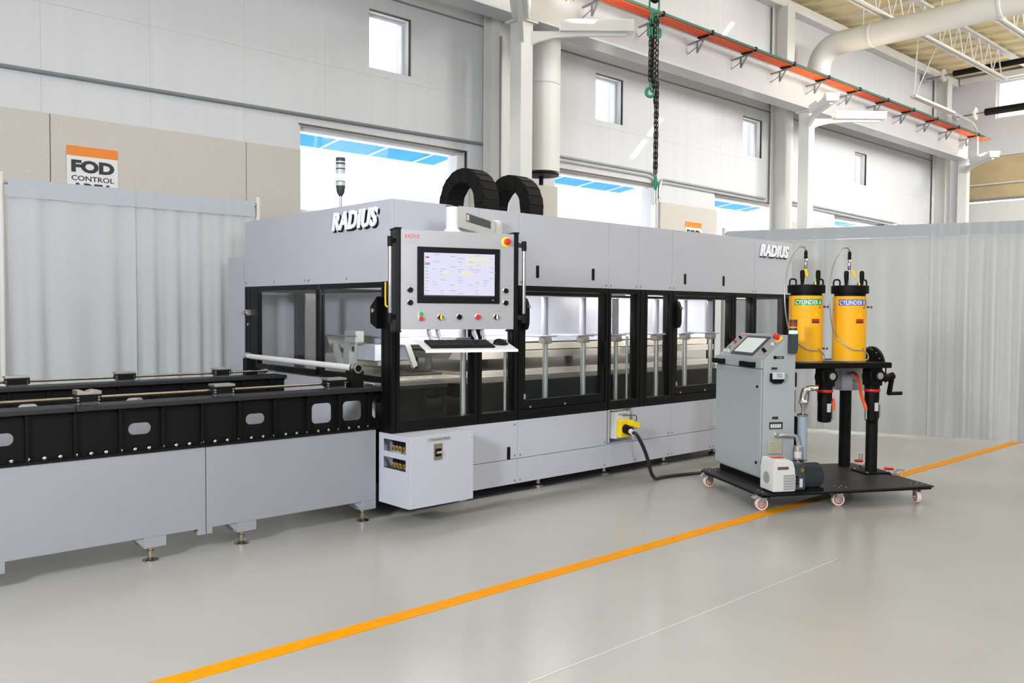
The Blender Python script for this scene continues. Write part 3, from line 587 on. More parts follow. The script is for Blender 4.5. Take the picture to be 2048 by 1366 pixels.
# ejector cylinder and clamp on the left of the head
MB().cyl((3.62, 6.24, 1.22), (3.86, 6.24, 1.22), .075, n=20).build('ejector_cylinder', 'steel_soft', PR, smooth=True)
MB().lathe((3.62, 6.24, 1.22), [(.075, 0), (.075, .004), (.06, .006)], 20, (-1, 0, 0)).build('cylinder_cap', 'pump_dark', PR, smooth=True)
MB().tube([(3.6, 6.2, 1.30), (3.6, 5.72, 1.30)], .008, 6).build('push_rod', 'conduit_dark', PR)
MB().box(3.6, 3.68, 5.74, 5.9, 1.25, 1.34).box(3.62, 3.7, 5.86, 5.95, 1.05, 1.25).build('clamp_block', 'cast_grey', PR, bevel=.006)
MB().prism([(6.1, 1.22), (6.04, 1.24), (5.93, 1.06), (5.99, 1.04)], 'x', 3.6, 3.63).prism([(6.1, 1.22), (6.04, 1.24), (5.86, 1.22), (5.86, 1.17)], 'x', 3.64, 3.67).build('clamp_arm', 'cast_grey', PR, bevel=.004)
MB().box(3.7, 4.02, 5.62, 5.9, 1.11, 1.235).build('tool_carrier', 'panel_grey', PR, bevel=.006)
MB().box(3.7, 4.05, 5.58, 5.92, 1.075, 1.105).build('carrier_plate', 'steel', PR)
MB().prism([(3.80, 1.24), (3.85, 1.24), (3.92, 1.08), (3.88, 1.06)], 'y', 5.36, 5.39).build('clamp_arm', 'cast_grey', PR, bevel=.004)
for y in (6.0, 6.4, 6.8): MB().cyl((4.5, y, 1.0), (4.5, y, 1.1), .03, n=12).build('guide_pin', 'zinc', PR, smooth=True)
# energy chains arching over the top
def echain(x0, x1, ya, yb, ztop):
    R = (yb - ya) / 2; yc = (ya + yb) / 2; zc = ztop - R; th = .115; pts = []
    c = thing_part = None
    n = 11; seg = []
    seg = [(yc - R, 1.8 + k * (zc - 1.8) / 4) for k in range(5)] + [(yc - R * math.cos(math.pi * k / n), zc + R * math.sin(math.pi * k / n)) for k in range(1, n)] + [(yc + R, zc - k * (zc - 1.8) / 4) for k in range(5)]
    e = None
    for k in range(len(seg) - 1):
        a = Vector((0, *seg[k])); b = Vector((0, *seg[k + 1])); d = (b - a).normalized(); nrm = Vector((0, d.z, -d.y))
        q = [a - d * .004, b + d * .006]; 
        poly = [(q[0].y, q[0].z), (q[1].y, q[1].z), ((q[1] + nrm * th).y, (q[1] + nrm * th).z), ((q[0] + nrm * th).y, (q[0] + nrm * th).z)]
        e_ = .004 * (k % 2); m = MB().prism(poly, 'x', x0 + e_, x1 - e_)
        o1 = a * .25 + b * .75; o2 = a * .82 + b * .18
        m.prism([((o2 - nrm * .006).y, (o2 - nrm * .006).z), ((o1 - nrm * .006).y, (o1 - nrm * .006).z), (o1.y, o1.z), (o2.y, o2.z)], 'x', x0 + .012, x1 - .012)
        if e is None: e = m.build('energy_chain', 'black_matte', PR, bevel=.0015, label='black plastic energy chain')
        else: m.build('chain_link', 'black_matte', e, bevel=.0015)
echain(4.60, 4.78, 5.40, 5.99, 2.70); echain(5.118, 5.295, 5.40, 5.99, 2.70)
# stack light on the enclosure top
st = MB().cyl((3.7, 6.12, 2.2), (3.7, 6.12, 2.43), .011, n=10).build('stack_light', 'conduit', PR, smooth=True, label='signal tower with a lit green band')
MB().lathe((3.7, 6.12, 2.42), [(.012, 0), (.03, .03), (.036, .075), (.038, .085)], 18).build('holder', 'pump_dark', st, smooth=True)
for a, b, m in ((2.505, 2.535, 'lens_clear'), (2.535, 2.545, 'green'), (2.545, 2.59, 'led_white'), (2.59, 2.6, 'led_green'), (2.6, 2.635, 'lens_clear'), (2.635, 2.645, 'pump_dark'), (2.645, 2.675, 'lens_clear'), (2.675, 2.69, 'pump_dark'), (2.69, 2.70, 'white'), (2.70, 2.73, 'pump_dark')):
    MB().cyl((3.7, 6.12, a), (3.7, 6.12, b), .037 if 'lens' in m or 'led' in m else .038, n=18).build('lamp_segment', m, st, smooth=True)
# yellow cable on the corner post
MB().tube(bez([(3.42, 5.06, 1.70), (3.42, 5.06, 1.56), (3.425, 5.05, 1.53), (3.46, 4.985, 1.51), (3.52, 4.985, 1.49)], 5), .007, 6).build('yellow_cable', 'yellow', PR, smooth=True)
# tall cabinet behind the press
rc = thing('rear_cabinet', 'tall plain grey cabinet behind the far end of the press', 'cabinet', (3.7, 7.6, 0))
MB().box(3.45, 4.05, 7.32, 7.68, .05, 1.98).build('body', 'panel_grey', rc, bevel=.006); MB().box(3.48, 4.02, 7.34, 7.66, 0, .05).build('plinth', 'black', rc); MB().box(3.444, 3.45, 7.34, 7.66, .1, 1.94).build('door', 'panel_grey', rc, bevel=.002)
# ================================================================== SHUTTLE RAIL FRAME
RF = thing('shuttle_rail_frame', 'long grey and black rail frame feeding into the end of the press', 'rail frame', (1.2, 5.9, 0))
def foot(x, y):
    f = MB().lathe((x, y, 0), [(.045, 0), (.046, .006), (.03, .014), (.014, .02), (.014, .04), (.02, .042), (.02, .06), (.014, .062), (.014, .12)], 18).build('levelling_foot', 'nickel', RF, smooth=True)
legs = [(-.95, -.82), (-.3, -.17), (.95, 1.072), (1.788, 1.919), (2.36, 2.49), (3.271, 3.395)]
def side(ynear, yfar, full):
    for a, b in ((-1, 2.160), (2.164, 3.395)):
        MB().box(a, b, ynear, yfar, .157, .66).build('base_section', 'base_grey', RF, bevel=.006)
    for a, b in legs:
        MB().box(a, b, ynear, yfar, .095, .158).prism([(a - .055, .158), (a + .002, .158), (a + .002, .1)], 'y', ynear + .01, yfar).build('leg', 'base_grey', RF, bevel=.004)
        foot((a + b) / 2, (ynear + yfar) / 2)
    if full: MB().box(2.11, 2.16, ynear, ynear + .06, .12, .16).box(2.165, 2.2, ynear, ynear + .06, .12, .16).build('joint_lug', 'base_grey', RF, bevel=.003)
side(5.14, 5.30, True); side(6.62, 6.78, False)
bolt = MB().lathe((0, 0, 0), [(.011, 0), (.011, .006), (.006, .01)], 8, (0, -1, 0)).build('bolt', 'chrome', RF, smooth=True); bolt.data.transform(Matrix.Translation(OFF[RF.name])); bolt.location = Vector((.9, 5.15, .685)) - OFF[RF.name]
def web_panel(x0, x1, y, z0, z1, hole, RF=RF):
    cx, cz = (x0 + x1) / 2, (z0 + z1) / 2
    if hole is None: return MB().box(x0, x1, y, y + .008, z0, z1).build('web_panel', 'black', RF)
    w, h, r = hole; inner = []
    for (sx, sz, t0) in ((1, 1, 0), (-1, 1, 90), (-1, -1, 180), (1, -1, 270)):
        for k in range(6):
            t = R_(t0 + 18 * k); inner.append((cx + sx * (w / 2 - r) + r * math.cos(t), cz + sz * (h / 2 - r) + r * math.sin(t)))
    outer = []
    for k, (px, pz) in enumerate(inner):
        q = k // 6; j = k % 6
        sx, sz = ((1, 1), (-1, 1), (-1, -1), (1, -1))[q]
        ex, ez = (x1 if sx > 0 else x0), (z1 if sz > 0 else z0)
        first_on_x = q in (0, 2)
        if j < 3: outer.append((ex, pz) if first_on_x and j < 2 else ((px, ez) if not first_on_x and j < 2 else (ex, ez)))
        else: outer.append((ex, ez) if j == 3 else ((px, ez) if first_on_x else (ex, pz)))
    n = len(inner); vs = [(p[0], yy, p[1]) for yy in (y, y + .008) for p in inner + outer]
    fs = []
    for i in range(n):
        k = (i + 1) % n
        fs += [(i, k, n + k, n + i), (2 * n + i, 3 * n + i, 3 * n + k, 2 * n + k), (i, 2 * n + i, 2 * n + k, k)]
    return MB().add(vs, fs).build('web_panel', 'black', RF)
PILL = (.13, .068, .033); SQ = (.15, .135, .03)
rib0, rp = 1.176, .2395
for k in range(-9, 22):
    a = rib0 + rp * k; b = a + rp
    if b > 4.1: break
    hole = None
    if k in (7, 8, 9, 11, 13, 15, 17): hole = SQ
    elif k in (2, 5): hole = PILL
    elif k < 2 and (k + 1) % 3 == 0: hole = PILL
    own = RF if b < 3.6 else PR
    web_panel(a + .012, b - .0, 5.17, .675, .928, hole, own)
    MB().box(a, a + .012, 5.138, 5.18, .675, .928).build('rib', 'black', own)
    if b < 3.6: web_panel(a + .012, b, 6.66, .675, .928, PILL if k % 3 == 1 else None); MB().box(a, a + .012, 6.63, 6.66, .675, .928).build('rib', 'black', RF)
MB().box(-1, 3.42, 5.132, 5.30, .66, .675).build('bottom_lip', 'black', RF); MB().box(-1, 3.47, 6.63, 6.78, .66, .675).build('bottom_lip', 'black', RF)
for a, b, y0, y1 in ((-1, 1.42, 5.115, 5.30), (1.424, 3.55, 5.115, 5.30), (-1, 3.47, 6.60, 6.80)):
    MB().box(a, b, y0, y1, .93, .957).build('top_flange', 'plate_black', RF, bevel=.004)
MB().box(3.552, 4.02, 5.115, 5.30, .93, .957).build('inner_rail', 'plate_black', PR)
for k in range(30):
    x = 1.03 + .0795 * k; o = bpy.data.objects.new('bolt', bolt.data); COL.objects.link(o); o.parent = RF; o.location = Vector((x, 5.15, .685)) - OFF[RF.name]
for y, x1 in ((5.25, 3.21), (6.69, 3.32)):
    MB().cyl((-1, y, .992), (x1, y, .992), .009, n=12).build('guide_shaft', 'nickel', RF, smooth=True)
    MB().cyl((x1 - .02, y, .992), (x1 + .02, y, .992), .016, n=12).build('shaft_collar', 'nickel', RF, smooth=True)
def block(x0, x1, y, notch):
    b = MB().box(x0 + .02, x1 - .012, y - .035, y + .045, .957, .98).build('bearing_block', 'pump_dark', RF)
    MB().box(x0 + .008, x1, y - .04, y + .05, .976, 1.018).build('block_body', 'black', b, bevel=.003)
    if notch: MB().prism([(x0, 1.016), (x1, 1.016), (x1, 1.035), (x1 - .03, 1.041), (x1 - .055, 1.036), (x1 - .065, 1.028), (x1 - .078, 1.028), (x1 - .1, 1.041), (x0, 1.041)], 'y', y - .042, y + .052).build('block_cap', 'steel_soft', b, bevel=.002)
    else: MB().box(x0, x1, y - .042, y + .052, 1.018, 1.034).build('block_cap', 'steel_soft', b, bevel=.003)
    for z in (.965, .985, 1.0):
        for xx in (x0 + .004, x1 - .016): MB().cyl((xx, y - .03, z), (xx, y - .048, z), .006, n=8).build('cap_screw', 'chrome', b)
for i, (a, b) in enumerate(((.66, .79), (1.446, 1.575), (2.235, 2.37), (3.03, 3.18), (-.1, .03))): block(a, b, 5.22, i == 1)
for a, b in ((1.40, 1.55), (2.12, 2.26), (2.87, 3.0), (.7, .83)): block(a, b, 6.67, False)
MB().cyl((3.28, 5.22, 1.092), (3.28, 6.92, 1.105), .022, n=16).build('push_bar', 'offwhite', RF, smooth=True)
MB().lathe((3.28, 5.235, 1.092), [(.022, 0), (.036, .0), (.036, .03), (.022, .03), (.022, .0)], 18, (0, -1, 0), False).build('bar_collar', 'chrome', RF, smooth=True)
MB().cyl((3.28, 5.26, 1.092), (3.28, 5.19, 1.092), .030, n=18).build('bar_end', 'black', RF, smooth=True); MB().lathe((3.28, 5.2, 1.092), [(.024, 0), (.034, 0), (.034, .012), (.024, .012), (.024, 0)], 18, (0, -1, 0), False).build('bar_collar', 'chrome', RF, smooth=True)
MB().box(3.235, 3.325, 5.19, 5.29, .957, 1.075).build('bar_bracket', 'black', RF, bevel=.004)
MB().lathe((3.28, 6.9, 1.105), [(.022, 0), (.034, .0), (.034, .03), (.022, .03)], 18, (0, 1, 0)).build('bar_collar', 'chrome', RF, smooth=True); MB().box(3.24, 3.32, 6.86, 6.93, .66, 1.09).build('bar_bracket', 'black', RF)
# ================================================================== PNEUMATIC CABINET
PC = thing('pneumatic_cabinet', 'grey pneumatic cabinet on the press corner with brass valves in two slots', 'cabinet', (3.7, 4.95, 0))
a0, a1, b0, b1, c0, c1 = 3.42, 3.985, 4.77, 5.14, .143, .637
s = MB()
for (p, q, r, t) in rects_minus((b0 + .012, b1, c0, c1), [(4.815, 5.085, .515, .60), (4.815, 5.085, .395, .475)]): s.box(a0, a0 + .004, p, q, r, t)
s.build('side_panel', 'panel_grey', PC)
MB().box(a0 + .004, a1, b0 + .012, b1, c1 - .006, c1).box(a1 - .004, a1, b0 + .012, b1, c0, c1 - .006).box(a0 + .004, a1 - .004, b0 + .012, b1, c0, c0 + .006).box(a0 + .004, a1 - .004, b1 - .006, b1, c0 + .006, c1 - .006).box(3.56, 3.565, b0 + .012, b1 - .006, c0 + .006, c1 - .006).build('body', 'panel_grey', PC)
fp = MB().box(a0, a1, b0, b0 + .012, c0, c1).build('front_panel', 'panel_grey', PC, bevel=.004)
MB().box(3.625, 3.70, b0 - .004, b0, .46, .575).build('latch_plate', 'nickel', fp, bevel=.003); MB().box(3.638, 3.688, b0 - .007, b0 - .004, .485, .54).build('latch_recess', 'black', fp); MB().cyl((3.64, b0 - .012, .513), (3.687, b0 - .012, .513), .010, n=10).build('latch_grip', 'chrome', fp, smooth=True)
MB().box(3.57, 3.775, b0 - .002, b0, .592, .618).build('name_plate', 'cast_grey', fp); text('Pneumatic Panel', .024, lambda x, y, z: (3.60 + x, b0 - .0025, .599 + y)).build('lettering', 'text_dark', fp)
for (x, z) in ((3.45, .605), (3.95, .605), (3.45, .175), (3.95, .175)): MB().lathe((x, b0, z), [(.006, 0), (.006, .003), (.003, .005)], 8, (0, -1, 0)).build('panel_screw', 'steel', fp)
for z in (.515, .395):
    for k in range(5):
        y = 4.832 + .04 * k
        v = MB().cyl((3.45, y, z + .045), (3.45, y, z + .08), .013, n=10).build('valve', 'black', PC, smooth=True)
        MB().cyl((3.45, y, z + .01), (3.45, y, z + .045), .010, n=10).box(3.43, 3.45, y - .005, y + .005, z + .01, z + .03).build('brass_fitting', 'brass', v, smooth=True)
MB().box(3.425, 3.55, 4.79, 5.1, .385, .395).build('valve_shelf', 'pump_dark', PC)
# socket box and yellow plug
SB = thing('socket_box', 'light grey socket box with yellow connector in the press skirt recess', 'socket', (5.9, 5.1, .36))
MB().box(5.765, 5.955, 4.955, 5.19, .385, .615).build('box', 'offwhite', SB, bevel=.006)
MB().box(5.775, 5.885, 4.90, 4.955, .40, .55).build('flange', 'yellow', SB, bevel=.008)
MB().cyl((5.83, 4.9, .475), (5.80, 4.815, .465), .042, .036, n=16).build('socket', 'black', SB, smooth=True)
MB().prism([(5.835, .505), (5.95, .47), (5.95, .525), (5.835, .56)], 'y', 4.83, 4.90).build('flap_lid', 'yellow', SB, bevel=.006)
MB().cyl((5.80, 4.815, .465), (5.785, 4.775, .458), .024, n=14).build('cable_gland', 'offwhite', SB, smooth=True)
MB().cyl((5.735, 5.06, .50), (5.766, 5.06, .50), .018, n=10).build('brass_fitting', 'brass', SB, smooth=True)
MB().tube(bez([(5.85, 4.95, .585), (5.88, 4.90, .59), (6.0, 4.92, .575), (6.03, 4.95, .50), (6.02, 4.99, .45)], 6), .004, 6).build('signal_wire', 'black', SB)
MB().box(5.80, 5.93, 4.952, 4.955, .592, .606).build('name_plate', 'text_mid', SB)
tag(MB().tube(bez([(5.787, 4.78, .459), (5.80, 4.745, .44), (5.86, 4.72, .33), (5.93, 4.72, .20), (6.0, 4.74, .085), (6.1, 4.77, .022), (6.22, 4.78, .018), (6.4, 4.75, .018), (6.55, 4.65, .03), (6.62, 4.5, .06), (6.55, 4.33, .10)], 8), .016, 10).build('power_cord', 'rubber', smooth=True), 'thick black power cord from the yellow connector to the cart', 'cord')
# ================================================================== CONTROL CONSOLE
HO = Vector((3.19, 4.55, 0)); HA = math.atan2(-.344, .939)
HM = thing('control_console', 'swing arm control console with monitor, push buttons and side handles', 'control panel', HO, HA, local=True)
def hl(p):
    q = Vector(p) - HO; c, s_ = math.cos(HA), math.sin(HA); return Vector((q.x * c + q.y * s_, -q.x * s_ + q.y * c, q.z))
MB().box(0, .779, 0, .004, 1.38, 2.017).build('front_plate', 'alu', HM, label='brushed aluminium front plate')
MB().box(.0, .779, .004, .13, 1.385, 2.012).build('enclosure', 'panel_grey', HM)
for a, b in ((-.034, 0), (.779, .811)):
    MB().box(a, b, -.004, .135, 1.372, 2.02).box(a + .008, b - .008, -.009, -.004, 1.372, 2.02).build('side_profile', 'black_extr', HM, bevel=.004)
    MB().box(a - .004, b + .004, -.012, .14, 2.02, 2.03).box(a - .004, b + .004, -.012, .14, 1.362, 1.372).build('end_cap', 'black', HM, bevel=.003)
for x, sg in ((-.075, -1), (.845, 1)):
    h = MB().cyl((x, -.02, 1.47), (x, -.02, 1.93), .0125, n=14).build('side_handle', 'chrome', HM, smooth=True)
    for z in (1.455, 1.94):
        MB().cyl((x, -.02, z - .035), (x, -.02, z + .03), .0165, n=14).obox((x, -.02, z), ((x + (.07 if sg < 0 else -.06)), .03, z + .01), .024, .03).build('handle_bracket', 'black', h, smooth=True)
mon = MB().box(.108, .675, -.012, 0, 1.55, 1.912).build('monitor', 'black', HM, bevel=.003)
MB().box(.151, .637, -.0125, -.012, 1.594, 1.875).build('screen', 'screen_ui', mon)
ui = [(.16, .185, 1.84, 1.85, 'screen_red'), (.155, .19, 1.795, 1.812, 'screen_grey'), (.435, .605, 1.828, 1.853, 'screen_cream'), (.43, .60, 1.80, 1.812, 'screen_cream'), (.275, .31, 1.735, 1.76, 'screen_cream'), (.40, .48, 1.735, 1.765, 'screen_cream'), (.25, .265, 1.69, 1.70, 'screen_cream')]
rr = random.Random(3)
for k in range(9): ui.append((.158, .158 + rr.uniform(.012, .03), 1.775 - .021 * k, 1.779 - .021 * k, 'screen_grey'))
for z in (1.862, 1.853, 1.842, 1.818, 1.80, 1.785, 1.77, 1.755, 1.735, 1.715, 1.70, 1.685, 1.668, 1.63, 1.612):
    for x in (.21, .26, .325, .38, .46, .5, .56, .6):
        if rr.random() < .42: ui.append((x, x + rr.uniform(.015, .045), z, z + .003, 'screen_grey'))
for i, (a, b, c, d, m) in enumerate(ui): MB().box(a, b, -.0131, -.0125, c, d).build('screen_mark', m, mon)
MB().box(.151, .637, -.0131, -.0125, 1.594, 1.602).build('task_bar', 'text_dark', mon); MB().box(.62, .632, -.0131, -.012, 1.57, 1.576).build('power_light', 'clear_blue', mon)
text('RADIUS', .034, lambda a, b, c: (.022 + a, -.0005, 1.965 + b), shear=.25, bold=.0003, xs=.85).build('logo_lettering', 'text_red', HM)
for k in range(4): MB().box(.026 + .004 * k, .118 - .006 * k, -.0006, 0, 1.955 - .008 * k, 1.957 - .008 * k).build('logo_line', 'text_mid', HM)
def button(x, z, m, r=.017, bez_='chrome', dep=.014, name='push_button'):
    b = MB().lathe((x, 0, z), [(r + .005, 0), (r + .005, .004), (r, .006)], 18, (0, -1, 0)).build(name, bez_, HM, smooth=True)
    MB().lathe((x, 0, z), [(r, .003), (r, dep), (r * .8, dep + .003)], 18, (0, -1, 0)).build('cap', m, b, smooth=True); return b
for x, z in ((.061, 1.633), (.061, 1.552), (.72, 1.637), (.72, 1.556), (.393, 1.461)): button(x, z, 'black')
button(.263, 1.459, 'black'); MB().box(.258, .268, -.035, -.014, 1.444, 1.474).build('selector_lever', 'yellow', HM, bevel=.003)
button(.522, 1.461, 'red', dep=.02); button(.653, 1.461, 'black'); MB().box(.648, .658, -.03, -.014, 1.447, 1.475).build('selector_lever', 'offwhite', HM, bevel=.003)
b = MB().prism([(.12, 1.44), (.15, 1.44), (.155, 1.455), (.155, 1.48), (.15, 1.492), (.12, 1.492), (.115, 1.48), (.115, 1.455)], 'y', -.008, 0).build('double_button', 'offwhite', HM)
MB().lathe((.135, -.008, 1.478), [(.016, 0), (.015, .008)], 14, (0, -1, 0)).build('start_cap', 'green', b, smooth=True); MB().lathe((.135, -.008, 1.45), [(.016, 0), (.015, .01)], 14, (0, -1, 0)).build('stop_cap', 'red', b, smooth=True)
b = MB().lathe((.722, 0, 1.963), [(.034, 0), (.034, .004), (.03, .005)], 20, (0, -1, 0)).build('emergency_stop', 'yellow', HM, smooth=True); MB().lathe((.722, 0, 1.963), [(.014, .004), (.014, .02), (.023, .024), (.023, .036), (.014, .044)], 18, (0, -1, 0)).build('mushroom_head', 'red', b, smooth=True)
for x, z, w in ((.061, 1.663, .06), (.061, 1.58, .055), (.72, 1.668, .055), (.72, 1.587, .05), (.135, 1.512, .03), (.263, 1.497, .055), (.393, 1.492, .055), (.522, 1.492, .05), (.653, 1.497, .055), (.393, 1.432, .06)): MB().box(x - w / 2, x + w / 2, -.0006, 0, z, z + .005).build('engraved_label', 'text_mid', HM)
# arm to the press
tb = Vector((.376, .1, 0))
MB().lathe((tb.x, tb.y, 2.012), [(.075, 0), (.075, .01), (.055, .02), (.046, .032)], 24).build('swivel_flange', 'white', HM, smooth=True)
MB().lathe((tb.x, tb.y, 2.044), [(.042, 0), (.042, .145)], 24).build('swivel_tube', 'white', HM, smooth=True); MB().cyl((tb.x, tb.y, 2.189), (tb.x, tb.y, 2.195), .043, n=24).build('tube_cap', 'black', HM)
am = hl((4.30, 4.955, 0)); dv = (am - tb); dv.z = 0; ln = dv.length; dv.normalize()
arm = MB().obox((tb.x + dv.x * .04, tb.y + dv.y * .04, 2.12), (am.x, am.y, 2.12), .07, .125).build('swing_arm', 'offwhite', HM, bevel=.006)
nn = Vector((dv.y, -dv.x, 0)); 
q0 = tb + dv * (ln * .22) + nn * .036; q1 = tb + dv * (ln * .86) + nn * .036
MB().obox((q0.x, q0.y, 2.14), (q1.x, q1.y, 2.14), .003, .055).build('arm_stripe', 'pump_dark', arm); MB().obox((q0.x, q0.y, 2.14), ((q0 + dv * .05).x, (q0 + dv * .05).y, 2.14), .005, .04).build('arm_badge', 'white', arm)
mm = hl((4.36, 4.955, 0)); MB().cyl((mm.x, mm.y, 2.045), (mm.x, mm.y, 2.19), .04, n=20).build('wall_pivot', 'offwhite', HM, smooth=True)
e0 = hl((4.36, 4.97, 2.115)); e1 = hl((4.36, 4.999, 2.115)); MB().obox(e0, e1, .1, .14).build('mount_plate', 'offwhite', HM)
# tray
def tr(x, d, h): return (x, -d * .975, 1.318 - d * .225 + h)      # d = distance out from the console
MB().add([tr(x, d, h) for h in (-.004, 0) for d in (.02, .28) for x in (.085, .70)], [(0, 1, 3, 2), (4, 6, 7, 5), (0, 4, 5, 1), (2, 3, 7, 6), (0, 2, 6, 4), (1, 5, 7, 3)]).add([tr(x, d, h) for h in (-.012, .004) for d in (.276, .284) for x in (.085, .70)], [(0, 1, 3, 2), (4, 6, 7, 5), (0, 4, 5, 1), (2, 3, 7, 6), (0, 2, 6, 4), (1, 5, 7, 3)]).build('keyboard_tray', 'white', HM)
for x in (.19, .25, .5, .56):
    MB().prism([(.06, 1.385), (.02, 1.385), (.0, 1.36), (-.03, 1.335), (-.05, 1.303), (-.03, 1.303), (.0, 1.32), (.05, 1.345)], 'x', x, x + .014).build('tray_bracket', 'panel_grey', HM)
# keyboard and mouse rest on the tray
def place(o): o.matrix_world = Matrix.Translation(HO) @ Matrix.Rotation(HA, 4, 'Z')
KB = thing('keyboard', 'black computer keyboard lying on the console tray', 'keyboard', HO, HA, local=True)
MB().add([tr(x, d, h) for h in (.001, .012) for d in (.07, .235) for x in (.135, .56)], [(0, 1, 3, 2), (4, 6, 7, 5), (0, 4, 5, 1), (2, 3, 7, 6), (0, 2, 6, 4), (1, 5, 7, 3)]).build('case', 'black_matte', KB, bevel=.002)
k = MB()
for r in range(6):
    for c in range(21):
        if c in (15, 18 + 3): continue
        x = .142 + c * .0197; d = .082 + r * .0245
        k.add([tr(xx, dd, h) for h in (.012, .016) for dd in (d, d + .019) for xx in (x, x + .0155)], [(0, 1, 3, 2), (4, 6, 7, 5), (0, 4, 5, 1), (2, 3, 7, 6), (0, 2, 6, 4), (1, 5, 7, 3)])
tag(k.build('keys', 'black', KB), kind='stuff')
kl = MB()
for r in range(6):
    for c in range(21):
        if c in (15, 21): continue
        x = .147 + c * .0197; d = .087 + r * .0245
        kl.add([tr(x, d, .0163), tr(x + .005, d, .0163), tr(x + .005, d + .005, .0163), tr(x, d + .005, .0163)], [(0, 1, 2, 3)])
tag(kl.build('key_legends', 'text_mid', KB), kind='stuff')
MS = thing('computer_mouse', 'black computer mouse beside the keyboard on the console tray', 'mouse', HO, HA, local=True)
vs = []
b = MB().ball((0, 0, 0), 1, 20)
b.map(lambda x, y, z: tr(.63 + x * .052, .15 + y * .034, .003 + max(0, z) * .034 * (1 - .25 * x))); b.build('shell', 'black', MS, smooth=True)
MB().add([tr(.655 + .012 * math.cos(t), .15 + s_ * .003, .029 + .006 * math.sin(t)) for s_ in (-1, 1) for t in [2 * math.pi * i / 10 for i in range(10)]], [(i, (i + 1) % 10, 10 + (i + 1) % 10, 10 + i) for i in range(10)]).build('scroll_wheel', 'pump_dark', MS)
# ================================================================== INJECTION CART
CO = Vector((5.82, 3.52, 0)); CA = R_(-29.2)
CT = thing('injection_cart', 'wheeled black platform cart with posts, tilting shelf and gear motors', 'cart', CO, CA, local=True)
MB().prism([(-.06, -.12), (1.43, -.09), (1.43, .97), (-.03, .97), (-.08, .90), (-.08, -.06)], 'z', .135, .147).build('platform', 'plate_black', CT, bevel=.002)
MB().box(-.06, .0, -.1, .95, .115, .135).box(-.06, 1.40, -.1, -.06, .122, .135).build('platform_rib', 'black', CT)
def caster(x, y, ang, brake=True):
    c, s_ = math.cos(ang), math.sin(ang)
    M = lambda a, b, z: (x + a * c - b * s_, y + a * s_ + b * c, z)
    w = MB().box(-.045, .045, -.045, .045, .127, .135).map(M).build('caster', 'chrome', CT)
    o = -.018
    MB().lathe((o, 0, .05), [(.036, -.016), (.048, -.016), (.05, -.01), (.05, .01), (.048, .016), (.036, .016)], 24, (0, 1, 0)).map(M).build('wheel', 'caster_white', w, smooth=True)
    MB().lathe((o, 0, .05), [(.029, -.017), (.036, -.017), (.036, .017), (.029, .017), (.029, -.017)], 24, (0, 1, 0), False).map(M).build('wheel_ring', 'red', w, smooth=True)
    MB().lathe((o, 0, .05), [(.0, -.016), (.03, -.016), (.03, .016), (.0, .016)], 20, (0, 1, 0)).map(M).build('wheel_hub', 'caster_white', w, smooth=True)
    for sg in (-1, 1):
        MB().prism([(o - .012, .045), (o + .012, .045), (.035, .127), (-.04, .127)], 'y', sg * .021 - .002, sg * .021 + .002).map(M).build('fork', 'chrome', w)
    MB().cyl((o, -.028, .05), (o, .028, .05), .008, n=10).map(M).build('axle', 'steel', w)
    if brake: MB().prism([(-.06, .127), (.0, .127), (-.04, .1), (-.085, .088), (-.095, .098)], 'y', -.02, .02).map(M).build('brake_pedal', 'zinc', w, bevel=.003)
caster(.0, .0, R_(-5)); caster(.005, .90, R_(0)); caster(.67, .02, R_(-10)); caster(1.34, .0, R_(75), False); caster(1.34, .88, R_(60), False)
for (x, y) in ((.0, .0), (.005, .90), (.67, .02), (1.34, .0)):
    for dx, dy in ((-.03, -.03), (.03, -.03), (-.03, .03), (.03, .03)): MB().cyl((x + dx, y + dy, .147), (x + dx, y + dy, .152), .007, n=8).build('platform_bolt', 'steel', CT)
# two posts, gear box, shelf
MB().lathe((1.27, .85, .147), [(.05, 0), (.05, .683)], 24).build('round_post', 'black_matte', CT, smooth=True)
MB().lathe((1.31, .53, .16), [(.048, 0), (.048, .62)], 24).build('round_post', 'black_matte', CT, smooth=True)
MB().box(1.19, 1.43, .42, .64, .147, .16).build('post_base', 'black', CT, bevel=.003)
for dx, dy in ((1.215, .445), (1.405, .445), (1.215, .615), (1.405, .615)): MB().cyl((dx, dy, .16), (dx, dy, .166), .012, n=10).build('base_bolt', 'steel', CT)
jb = MB().box(1.15, 1.39, .73, .96, .845, 1.075).build('junction_box', 'panel_grey', CT, bevel=.005, label='grey junction box under the shelf'); MB().box(1.145, 1.395, .725, .965, .83, .845).build('box_lid', 'panel_grey', jb)
MB().box(1.26, 1.33, .726, .73, .905, .93).build('box_label', 'text_mid', jb)
MB().prism([(.36, .34), (1.35, .34), (1.37, .40), (1.37, .98), (.36, .98)], 'z', 1.05, 1.095).build('shelf', 'black', CT, bevel=.004)
MB().prism([(.44, 1.05)] + [(.60 + .17 * math.cos(t), 1.05 + .17 * math.sin(t)) for t in [math.pi * k / 14 for k in range(15)]], 'x', 1.335, 1.36).build('tilt_sector', 'black', CT, bevel=.003)
for t in (30, 55, 80): MB().cyl((1.335, .60 - .145 * math.cos(R_(t)), 1.05 + .145 * math.sin(R_(t))), (1.327, .60 - .145 * math.cos(R_(t)), 1.05 + .145 * math.sin(R_(t))), .006, n=8).build('sector_bolt', 'steel', CT)
